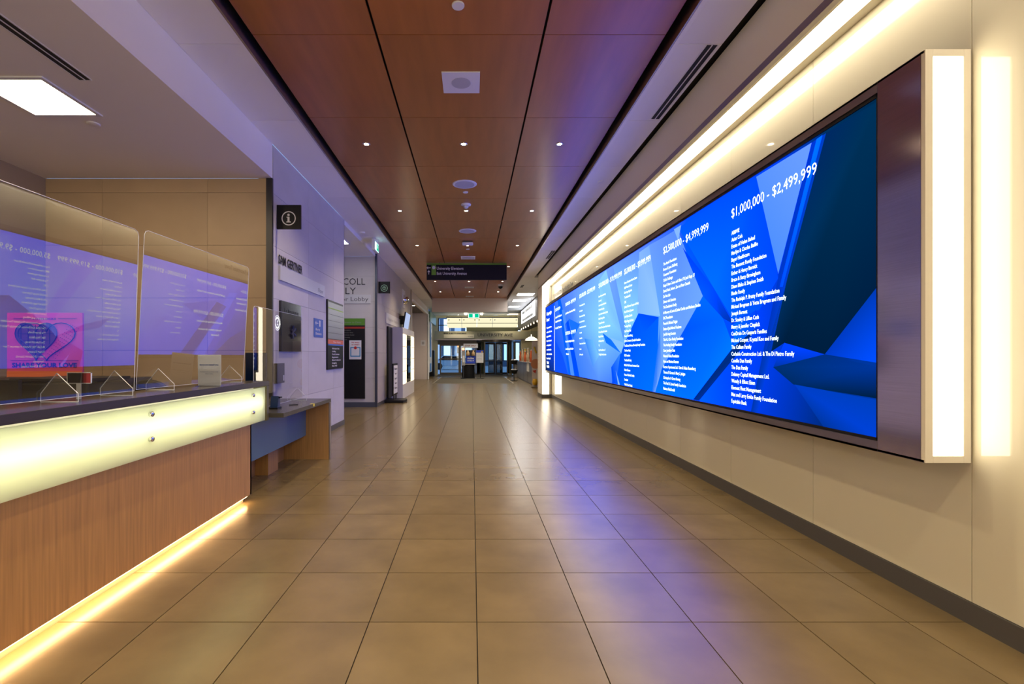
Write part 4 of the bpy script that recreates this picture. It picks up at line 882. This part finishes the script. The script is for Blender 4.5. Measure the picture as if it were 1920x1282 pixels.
# revolving door
rv = struct('door_3', MB().cyl((1.75, 36.0, 2.42), (1.75, 36.0, 2.60), 1.45, n=36), mat('revolving_bronze', (.11, .09, .065), .3, metal=.7))
def arc(r, a0_, a1_, z0, z1, th, c=(1.75, 36.0), n=12):
    mb = MB()
    for i in range(n):
        a, b = math.radians(a0_+(a1_-a0_)*i/n), math.radians(a0_+(a1_-a0_)*(i+1)/n)
        mb.prism([(c[0]+r*math.cos(a), c[1]+r*math.sin(a), z0), (c[0]+r*math.cos(b), c[1]+r*math.sin(b), z0), (c[0]+(r-th)*math.cos(b), c[1]+(r-th)*math.sin(b), z0), (c[0]+(r-th)*math.cos(a), c[1]+(r-th)*math.sin(a), z0)], (0, 0, z1-z0))
    return mb
MRB = MATS['revolving_bronze']
for (a_, b_) in ((150, 235), (-55, 30)):
    obj('curved_glass', arc(1.42, a_, b_, .12, 2.42, .015), sheet_glass('curved_glass_%d' % a_, (.30, .27, .20), .12), rv)
    obj('rail', arc(1.45, a_, b_, 0, .12, .06), M_chrome, rv)
for a_ in (150, 192, 235, -55, -12, 30):
    a = math.radians(a_); x, y = 1.75+1.43*math.cos(a), 36+1.43*math.sin(a); obj('post', MB().box(x-.035, x+.035, y-.035, y+.035, 0, 2.45), MRB, rv)
for k in range(4):
    a = math.radians(20+90*k); c_, s2 = math.cos(a), math.sin(a); nrm = Vector((-s2, c_, 0))*.02
    def W(r, z): return Vector((1.75+r*c_, 36+r*s2, z))
    lf = MB()
    for (r0, r1, z0, z1) in ((.05, 1.36, .03, .15), (.05, 1.36, 2.28, 2.40), (.05, .13, .15, 2.28), (1.27, 1.36, .15, 2.28), (.13, 1.27, 1.0, 1.06)):
        lf.prism([W(r0, z0)-nrm, W(r1, z0)-nrm, W(r1, z1)-nrm, W(r0, z1)-nrm], nrm*2)
    o = obj('leaf', lf, MRB, rv); obj('glass_pane', MB().prism([W(.13, .15), W(1.27, .15), W(1.27, 2.28), W(.13, 2.28)], nrm*.2), M_glass, o)
framed('door_4', '', 3.2, 3.65, 2.5, 35.9, False)
mt = thing('entrance_mat', 'large brown ribbed mat on the floor before the entrance', 'mat', (.05, 28, 0))
obj('carpet', MB().box(-2.0, 2.13, 24.75, 31.7, .001, .010), mat('mat_brown', (.085, .075, .055), .9, noise=((120, 4, 4), .2, 2)), mt)
obj('edging', MB().box(-2.05, -2.0, 24.7, 31.75, .001, .012).box(2.13, 2.18, 24.7, 31.75, .001, .012).box(-2.05, 2.18, 24.7, 24.75, .001, .012), mat('mat_edge', (.30, .27, .2), .5), mt)
mt = thing('vestibule_mat', 'dark mat strip right under the entrance doors', 'mat', (.5, 34, 0)); obj('carpet', MB().box(-2.5, 3.5, 32.6, 37.3, .001, .008), mat('mat_dark', (.06, .052, .038), .9), mt)
# kiosk
KY = 29.9; 
t = thing('welcome_kiosk', 'black curved screening kiosk with a poster board on the mat', 'kiosk', (-.3, KY, 0))
mb = MB(); pts = []
for i in range(13):
    a = math.pi + math.pi*i/12; pts.append((-.23+.40*math.cos(a), KY+.30+.30*math.sin(a), 0.05))
mb.prism(pts, (0, 0, .84)); obj('body', mb, M_blk, t)
obj('foot', MB().box(-.70, .20, KY-.05, KY+.35, .012, .05), M_blk, t)
obj('counter_top', MB().box(-.62, .20, KY-.06, KY+.34, .89, .92), M_wht, t)
a0, a1 = px((873, 680), Y=KY), px((892.5, 656), Y=KY)
obj('poster', MB().box(a0.x, a1.x, KY+.05, KY+.08, .92, a1.z), mat('kiosk_dark', (.02, .02, .03), .4), t)
obj('blue_panel', MB().box(a0.x+.02, a1.x-.04, KY+.04, KY+.05, .95, px((0, 667), Y=KY).z), mat('kiosk_blue', (.02, .06, .55), .5), t)
obj('figures', MB().lathe([(.0, 0), (.12, .02), (.10, .2), (.05, .25), (.06, .33), (0, .36)], (a0.x+.14, KY+.03, 1.42), n=10).lathe([(.0, 0), (.12, .02), (.10, .2), (.05, .25), (.06, .33), (0, .36)], (a1.x-.17, KY+.03, 1.42), n=10), mat('kiosk_figures', (.65, .42, .20), .6), t)
mb = MB(); letter(mb, 'Active', '-y', ((a0.x+a1.x)/2-.02, KY+.04, 1.22), .12, width=.42, align='C', bold=.04); letter(mb, 'COVID-19', '-y', ((a0.x+a1.x)/2-.02, KY+.04, 1.08), .08, width=.42, align='C', bold=.04); obj('lettering', mb, M_signw, t)
b0, b1 = px((869, 652), Y=KY), px((896, 644), Y=KY)
obj('top_sign', MB().box(b0.x, b1.x, KY+.02, KY+.05, b0.z, b1.z).box(-.05, -.02, KY+.05, KY+.07, a1.z, b0.z+.05), M_wht, t)
mb = MB(); letter(mb, 'STAFF ONLY', '-y', ((b0.x+b1.x)/2, KY+.02, b0.z+.09), .09, width=.7, align='C', bold=.03); obj('lettering', mb, mat('rust_ink', (.35, .12, .05), .5), t)
t = thing('sanitizer_post', 'grey sanitizer dispenser post left of the black kiosk', 'dispenser', (-.58, KY-.1, 0))
KY -= .3; a0, a1 = px((866, 685), Y=KY-.1), px((872, 656), Y=KY-.1); obj('dispenser', MB().box(a0.x, a1.x, KY-.12, KY-.07, a0.z, a1.z), mat('dispenser_grey', (.35, .33, .32), .4), t, bev=.01); obj('post', MB().box((a0.x+a1.x)/2-.02, (a0.x+a1.x)/2+.02, KY-.10, KY-.08, 0, a0.z).box(a0.x-.05, a1.x+.05, KY-.2, KY-.04, .012, .03), M_dark, t)
obj('sticker', MB().box(a0.x+.05, a1.x-.03, KY-.124, KY-.12, a0.z+.2, a1.z-.35), M_paper, t); KY += .3
t = thing('notice_stand', 'white notice with blue heading on a thin black stand', 'sign', (.45, KY+.3, 0))
a0, a1 = px((893, 680), Y=KY), px((906.5, 656.5), Y=KY)
obj('board', MB().box(a0.x, a1.x, KY, KY+.03, a0.z, a1.z), M_paper, t); obj('heading', MB().box(a0.x, a1.x, KY-.005, KY, a1.z-.15, a1.z), mat('kiosk_blue', (.02, .06, .55), .5), t)
obj('seal', MB().cyl((a1.x-.09, KY-.01, a1.z-.1), (a1.x-.09, KY-.005, a1.z-.1), .055, n=12), mat('seal_gold', (.7, .4, .03), .5), t)
obj('post', MB().box(.5, .54, KY+.03, KY+.07, .03, a0.z+.3).box(.3, .75, KY-.15, KY+.2, .012, .03), M_blk, t)
mb = MB(); [letter(mb, 'Screening in progress', '-y', (a0.x+.05, KY, a1.z-.24-.09*k), .03, width=.32) for k in range(5)]; obj('lettering', mb, mat('grey_ink2', (.08, .08, .09), .5), t)

# ================================================================== STORE ON THE FAR RIGHT
for i, (y, x0, x1, s) in enumerate(((22.8, 2.17, 2.95, 1), (25.4, 2.18, 2.87, 1), (28.6, 2.2, 2.84, 1), (33.9, 2.6, 3.3, 1))):
    t = thing('ceiling_light', ('nearest', 'second', 'third', 'farthest warm')[i]+' rectangular ceiling light beyond the lit pilaster', 'light', ((x0+x1)/2, y, ZS))
    obj('diffuser', MB().box(x0, x1, y-.4, y+.4, ZS-.012, ZS-.008), E_far if i < 3 else emis('far_warm', WARM, 6), t); obj('frame', MB().box(x0-.03, x1+.03, y-.43, y-.4, ZS-.02, ZS).box(x0-.03, x1+.03, y+.4, y+.43, ZS-.02, ZS).box(x0-.03, x0, y-.4, y+.4, ZS-.02, ZS).box(x1, x1+.03, y-.4, y+.4, ZS-.02, ZS), M_wht, t)
t = thing('menu_board', 'dark hanging box with a bright white menu panel facing the corridor', 'sign', (3.5, 28, 3.3))
obj('box', MB().box(3.2, 3.9, 23.4, 33.4, 3.2, 4.33), mat('menu_dark', (.05, .04, .035), .5), t)
obj('menu_face', MB().box(3.18, 3.2, 24.2, 30.8, 3.48, 4.28), emis('menu_face', (.85, .9, 1.0), 2.2), t)
obj('menu_text', MB().box(3.17, 3.18, 24.9, 30.0, 4.0, 4.16).box(3.17, 3.18, 24.9, 30.0, 3.56, 3.70), mat('menu_grey', (.25, .25, .25), .5), t)
for k in range(7):
    y = 23.6+1.25*k; b = thing('bulb_lamp', ('first', 'second', 'third', 'fourth', 'fifth', 'sixth', 'seventh')[k]+' small round bulb from the front under the menu box', 'light', (3.22, y, 3.14), 'row of bulbs under the menu box')
    obj('bulb', MB().lathe([(0, -.04), (.02, -.03), (.03, 0), (.02, .03), (.012, .06)], (3.22, y, 3.14), n=10), emis('bulb', WARM, 5), b)
t = thing('round_logo_sign', 'round lit white logo with the figure 2 on the store front', 'sign', (3.2, 19.6, 2.5))
mb = MB(); c = Vector((3.19, 19.6, 2.8))
for (r0, r1) in ((.28, .31), (.17, .245)):
    vs = []; n = 40
    for i in range(n): a = 2*math.pi*i/n; vs += [c+Vector((0, math.cos(a)*r0, math.sin(a)*r0)), c+Vector((0, math.cos(a)*r1, math.sin(a)*r1))]
    mb.add(vs, [(2*i, 2*((i+1) % n), 2*((i+1) % n)+1, 2*i+1) for i in range(n)])
letter(mb, '2', '-x', (3.19, 19.69, 2.71), .2, bold=.02)
obj('logo', mb, emis('logo_white', (1, 1, 1), 3), t); obj('backplate', MB().box(3.2, 3.24, 19.1, 20.1, 2.3, 3.3), M_blk, t); obj('bracket', MB().box(3.24, 3.35, 19.4, 19.8, 2.6, 3.0), M_dark, t)
struct('wall_store_return', MB().box(3.3, 3.5, 17.5, 21.2, 0, 4.4), mat('store_brown', (.10, .085, .07), .6))
ct_ = thing('store_counter', 'grey panelled cafe counter along the right beyond the pilaster', 'counter', (3.2, 27, 0))
for k in range(4): obj('front_panel', MB().box(2.95, 2.98, 23.4+1.95*k, 25.3+1.95*k, .06, 1.06), mat('counter_grey', (.22, .20, .18), .35, metal=.2), ct_)
obj('top', MB().box(2.9, 3.7, 23.35, 31.2, 1.06, 1.10), mat('counter_top_pale', (.45, .42, .38), .2), ct_); obj('plinth', MB().box(2.98, 3.6, 23.4, 31.15, 0, 1.06), M_dark, ct_)
t = thing('paper_notice', 'white paper hanging on the front of the cafe counter', 'notice', (2.94, 25, .7)); a0, a1 = 24.6, 25.4; obj('sheet', MB().box(2.935, 2.948, a0, a1+.2, .62, 1.05), M_paper, t)
# goods on the counter
for k in range(16):
    y = 23.8+.46*k; h = random.uniform(.25, .8); c_ = [(.55, .40, .25), (.75, .50, .05), (.70, .68, .6), (.6, .12, .03), (.06, .06, .06), (.30, .33, .36)][k % 6]; x = 3.12+.2*(k % 3)
    o = thing('counter_bottle', 'goods item %s on the cafe counter top' % ('number', )[0], 'bottle', (x, y, 1.10), 'jars and packets on the cafe counter')
    o['label'] = '%s %s bottle or packet from the near end of the cafe counter' % (('first', 'second', 'third')[k//6], ('brown', 'yellow', 'white', 'orange', 'black', 'grey')[k % 6])
    obj('body', MB().lathe([(0, 0), (.09, 0), (.10, h*.5), (.05, h*.8), (.045, h)], (x, y, 1.10), n=12), mat('goods_%d' % (k % 6), c_, .4), o); obj('cap', MB().cyl((x, y, 1.10+h), (x, y, 1.13+h), .05, n=10), M_wht, o)
t = thing('banner_stand', 'tall pale banner with fruit pictures beside the lit pilaster', 'banner', (2.95, 21.5, 0))
obj('fabric', MB().box(2.70, 3.28, 21.5, 21.51, .06, 2.12), mat('banner_lilac', (.55, .50, .52), .5), t); obj('base', MB().box(2.66, 3.3, 21.4, 21.62, 0, .06), M_chrome, t)
def pz(y_): return CH+(VY-y_)*21.5/F
obj('banana', MB().tube([(2.80, 21.49, pz(650)), (2.84, 21.49, pz(656)), (2.90, 21.49, pz(662))], .04), mat('banana', (.5, .36, .03), .5), t)
obj('orange_disc', MB().cyl((2.86, 21.49, pz(682)), (2.86, 21.5, pz(682)), .22, n=24), mat('peach', (.48, .20, .10), .5), t)
obj('red_fruit', MB().cyl((2.82, 21.48, pz(696)), (2.82, 21.5, pz(696)), .10, .02, n=3), mat('fruit_red', (.5, .03, .02), .5), t)
obj('yellow_fruit', MB().lathe([(0, -.16), (.10, -.13), (.13, 0), (.10, .13), (0, .16)], (2.84, 21.53, pz(716)), n=14), mat('lemon', (.65, .38, .02), .5), t)
t = thing('pendant_lamp', 'wide shallow glowing pendant lamp over the cafe counter', 'light', (3.0, 24.5, 2.3))
zc = CH+(VY-638)*24.3/F
obj('shade', MB().lathe([(.32, 0), (.26, .09), (.12, .17), (.02, .19), (.02, .30)], (3.02, 24.3, zc), n=28), emis('pendant_glow', (1.0, .85, .6), 2.2), t); obj('cord', MB().cyl((3.02, 24.3, zc+.3), (3.02, 24.3, ZS-.02), .008, n=6), M_dark, t)
t = thing('basket_stand', 'two tier black basket stand with pale packets on the mat edge', 'stand', (2.35, 27.2, 0))
def bz(y_): return CH+(VY-y_)*27.2/F
bxx = (964-VX)*27.2/F
obj('post', MB().cyl((bxx, 27.2, .03), (bxx, 27.2, 1.25), .02, n=8).cyl((bxx, 27.2, 0), (bxx, 27.2, .03), .2, n=16), M_blk, t)
for zt in (bz(675), bz(693)):
    obj('basket', MB().lathe([(.02, -.24), (.15, -.22), (.21, -.05), (.22, 0), (.19, -.02), (.12, -.15), (0, -.16)], (bxx, 27.2, zt), n=18), M_blk, t)
    for k in range(6):
        a = k*math.pi/3; o = obj('snack_packet', MB().box(-.05, .05, -.03, .03, -.04, .05), M_paper, loc=(0, 0, 0)); o.location = (bxx+.11*math.cos(a), 27.2+.11*math.sin(a), zt-.02); o.rotation_euler = (.3, .2, a)
        o['label'] = 'small white packet in the %s basket of the black stand' % ('upper' if zt > 1 else 'lower'); o['category'] = 'packet'; o['group'] = 'packets in the %s basket' % ('upper' if zt > 1 else 'lower')
t = thing('waste_bin', 'low grey bin at the end of the cafe counter', 'bin', (2.6, 31.6, 0)); obj('body', MB().box(2.75, 3.15, 31.5, 31.9, 0, .85), mat('counter_grey', (.22, .20, .18), .35), t, bev=.02); obj('lid', MB().box(2.73, 3.17, 31.48, 31.92, .85, .9), M_blk, t)

# ================================================================== OUTSIDE THE DOORS
struct('ground', MB().box(-25, 30, 37.5, 75, -.15, -.02), mat('street', (.40, .45, .52), .6))
for i, (x0, x1, h, dd) in enumerate(((-24, -8, 14, 62), (-7.5, 3, 18, 66), (3.5, 20, 12, 61))):
    b = thing('street_building', ('left', 'middle', 'right')[i]+' grey building across the dusk street', 'building', ((x0+x1)/2, dd, 0))
    obj('wall', MB().box(x0, x1, dd, dd+4, 0, h), mat('facade_%d' % i, ((.10, .16, .25), (.15, .2, .28), (.08, .12, .2))[i], .7), b)
    xx = x0+.6
    while xx < x1-1.2:
        for fz in (0.8, 4.2):
            if fz < 5: obj('window', MB().box(xx, xx+.9, dd-.04, dd, fz, fz+2.2), emis('street_window_%d' % (int(xx*3) % 3), ((.35, .6, 1.0), (.5, .75, 1.0), (.12, .2, .35))[int(xx*3) % 3], 1.8), b)
        xx += 1.5
for i, (pxx, pyy, yy_) in enumerate(((860.5, 648.5, 46.0), (868.5, 654.5, 50.0))):
    c_ = px((pxx, pyy), Y=yy_)
    t = thing('traffic_light', ('higher', 'lower')[i]+' glowing red traffic light outside the glass doors', 'traffic light', (c_.x, yy_, 0))
    obj('pole', MB().cyl((c_.x, yy_+.2, 0), (c_.x, yy_+.2, c_.z+.5), .06, n=8), M_dark, t); obj('housing', MB().box(c_.x-.18, c_.x+.18, yy_, yy_+.2, c_.z-.7, c_.z+.25), M_blk, t)
    obj('lens', MB().cyl((c_.x, yy_-.03, c_.z), (c_.x, yy_, c_.z), .13, n=16), emis('red_lens', (1.0, .12, .02), 14), t)
t = thing('parked_car', 'pale car parked outside the sliding doors', 'car', (-2.2, 48, 0))
prof = [(-2.1, .35), (2.1, .35), (2.15, .75), (1.3, .9), (.7, 1.4), (-.9, 1.42), (-1.6, .95), (-2.1, .85)]
obj('body', MB().prism([(-2.0+a, 48, z) for a, z in prof], (0, 1.7, 0)), mat('car_paint', (.5, .58, .68), .25), t, bev=.05)
obj('window', MB().prism([(-2.0+a, 47.98, z) for a, z in ((-1.4, .95), (1.1, .95), (.62, 1.34), (-.85, 1.36))], (0, .03, 0)), M_blkg, t)
for a in (-1.3, 1.3): obj('wheel', MB().cyl((-2.0+a, 47.95, .33), (-2.0+a, 48.15, .33), .33, n=18), M_blk, t)
for a in (-2.12, 2.08): obj('tail_lamp', MB().box(-2.0+a, -1.96+a, 48.1, 48.4, .7, .8), emis('tail_red', (1, .05, .02), 3), t)
